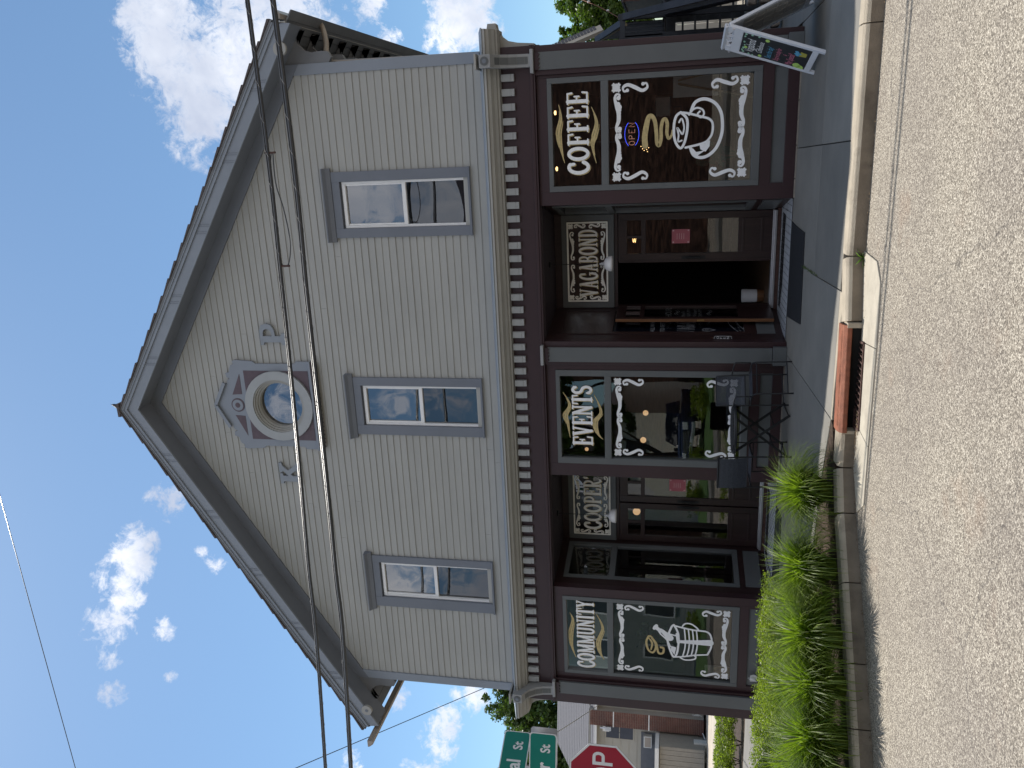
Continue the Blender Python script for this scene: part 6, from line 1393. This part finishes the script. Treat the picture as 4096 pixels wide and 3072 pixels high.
gh = thing('grey_clapboard_house', 'grey clapboard house across the street, mirrored in the COMMUNITY window', 'house', (0, 0, 0)); B('house_wall', mat('grey_green_clapboard', (.26, .29, .28), .6, .06), gh, (-36, -21.5, -40, -31, -.2, 8.2))
for k in range(40): B('clapboard', MATS['grey_green_clapboard'], gh, (-36, -21.5, -30.999, -30.97, k*.2, k*.2+.185))
for x in (-34, -30.5, -27, -24):
    for z_ in (1.2, 4.8): B('window', MATS['dark_glass_far'], gh, (x, x+1.0, -30.965, -30.93, z_, z_+1.6)); B('window_frame', REFLW, gh, (x-.1, x-.001, -30.966, -30.9, z_-.1, z_+1.7), (x+1.001, x+1.1, -30.966, -30.9, z_-.1, z_+1.7), (x, x+1.0, -30.966, -30.9, z_-.1, z_-.001), (x, x+1.0, -30.966, -30.9, z_+1.601, z_+1.7))
q = MB(); q.prism([(-40.5, 8.2), (-30.5, 8.2), (-35.5, 12.4)], 'x', -36.4, -21.1); q.build('roof', GREYROOF, gh)
B('far_sidewalk', SLAB, None, (-60, 60, -17.6, -15.2, -.3, -.05)); structure(COL.objects['far_sidewalk'])
B('far_lawn', mat('far_lawn_green', (.06, .12, .03), .9, .3, 3), None, (-60, -6, -30, -17.6, -.3, -.06)); structure(COL.objects['far_lawn'])
tree((-12.3, -26.5, -.1), 10, 2.5, [(0, 0, 5.5, 2.4), (1.8, 0, 4.4, 1.7), (-1.8, 0, 5.0, 1.9), (.3, 0, 7.6, 1.9), (2.2, .3, 7.0, 1.4)], 9000, (.10, .22), TREEL, 'green tree across the street, mirrored in the EVENTS window', 8, .25)
tree((-7.6, -26.0, -.1), 12, 3.5, [(0, 0, 8.5, 2.4), (1.4, 0, 6.6, 1.7), (-1.8, 0, 7.2, 1.9)], 7000, (.10, .22), TREEL, 'tall green tree before the brick building across the street', 18, .25)
for k in range(6): shrub((-16.5+k*2.4, -18.6, -.06), .75, .8, 1500, 'low green bush across the street, number %s counted along the far kerb' % ['one', 'two', 'three', 'four', 'five', 'six'][k], 90+k, 'far_bush', 'bushes across the street', (.03, .06))
# parked pickup across the street
car = thing('parked_pickup', 'dark blue pickup truck parked across the street, mirrored in the EVENTS window', 'pickup truck', (-10.6, -24.4, -.06), radians(0)); BLU = mat('blue_car_paint', (.03, .05, .11), .2, .05, spec=.8)
B('body', BLU, car, (-.98, .98, -4.6, 0, .45, 1.05), bevel=.08); B('hood', BLU, car, (-.92, .92, -1.35, -.02, 1.04, 1.16), bevel=.05)
q = MB(); q.v = [(-.88, -1.3, 1.12), (.88, -1.3, 1.12), (.74, -1.85, 1.75), (-.74, -1.85, 1.75), (-.88, -3.1, 1.12), (.88, -3.1, 1.12), (.74, -2.9, 1.75), (-.74, -2.9, 1.75)]; q.f = [(0, 1, 2, 3), (4, 7, 6, 5), (3, 2, 6, 7), (0, 3, 7, 4), (1, 5, 6, 2)]; q.build('cab', BLU, car, bevel=.03)
q = MB(); q.v = [(-.78, -1.33, 1.19), (.78, -1.33, 1.19), (.66, -1.80, 1.70), (-.66, -1.80, 1.70)]; q.f = [(0, 1, 2, 3)]; q.xf(Matrix.Translation((0, .035, .01))); q.build('windscreen', MATS['dark_glass_far'], car)
B('grille', BLACKM, car, (-.55, .55, .0, .03, .68, .98)); 
for k in range(4): B('grille_bar', ALU, car, (-.55, .55, .03, .045, .71+k*.07, .73+k*.07))
for x in (-.78, .78): B('headlight', REFLW, car, (x-.17, x+.17, .0, .03, .78, .98), bevel=.02)
B('bumper', ALU, car, (-1.0, 1.0, -.02, .12, .45, .62), bevel=.03); B('number_plate', REFLW, car, (-.15, .15, .121, .13, .48, .60))
for x in (-.92, .92):
    for y in (-.95, -3.75):
        q = MB(); q.disc((x-.11, y, .38), .38, 22, 'x', .22); wh = q.build('wheel', RUBBER, car); q = MB(); q.disc((x-.115, y, .38), .2, 16, 'x', .23); q.build('rim', ALU, wh)
for x in (-1.08, 1.08): B('wing_mirror', BLACKM, car, (x-.09, x+.09, -1.55, -1.45, 1.15, 1.33), bevel=.02)

# leaf litter and grit gathered along the curb, in the gutter and round the drain
b = MB(); rr = random.Random(21)
def bit(x, y, z_, s_):
    a = rr.uniform(0, 3.1); u = Vector((cos(a), sin(a), rr.uniform(-.2, .4)))*s_; v = Vector((-sin(a), cos(a), rr.uniform(-.2, .4)))*s_*rr.uniform(.3, .7); c = Vector((x, y, z_+s_*.3))
    b.quad(c-u, c+v, c+u, c-v)
for k in range(420):
    i = rr.randrange(0, len(CURB)-3); p, q = CURB[i], CURB[i+1]; f = rr.random(); bit(p[0]+(q[0]-p[0])*f+rr.gauss(0, .02), p[1]+(q[1]-p[1])*f-abs(rr.gauss(0, .035))-.008, RZ+.014, rr.uniform(.003, .010))
for k in range(160): bit(rr.gauss(.2, .10), -3.45+rr.gauss(0, .03), RZ+.02, rr.uniform(.004, .012))
for k in range(90): f = rr.random(); bit(1.21+.09*f+rr.gauss(0, .008), -.9-2.0*f, -.012, rr.uniform(.003, .008))
for k in range(150): bit(rr.uniform(-1.6, .1), rr.uniform(-3.1, -2.8)-abs(rr.gauss(0, .2)), -.028, rr.uniform(.004, .012))
o = b.build('leaf_litter', mat('dry_leaf_litter', (.13, .085, .045), .9, .5, 20), None); tag(o, 'dry leaf litter and grit along the curb and drain', 'leaf litter', kind='stuff')
b = MB()
for k in range(120): f = rr.random()**1.5; x, y = 1.205+.05*f+rr.gauss(0, .006), -1.0-.9*f; b.bar((x, y, -.02), (x+rr.gauss(0, .008), y+rr.gauss(0, .008), -.012+rr.uniform(.004, .02)), .002, .003)
o = b.build('joint_moss', mat('moss_green', (.06, .09, .03), .9, .3, 30), None); tag(o, 'green moss and tiny weeds in the joint of the sidewalk slabs', 'moss', kind='stuff')
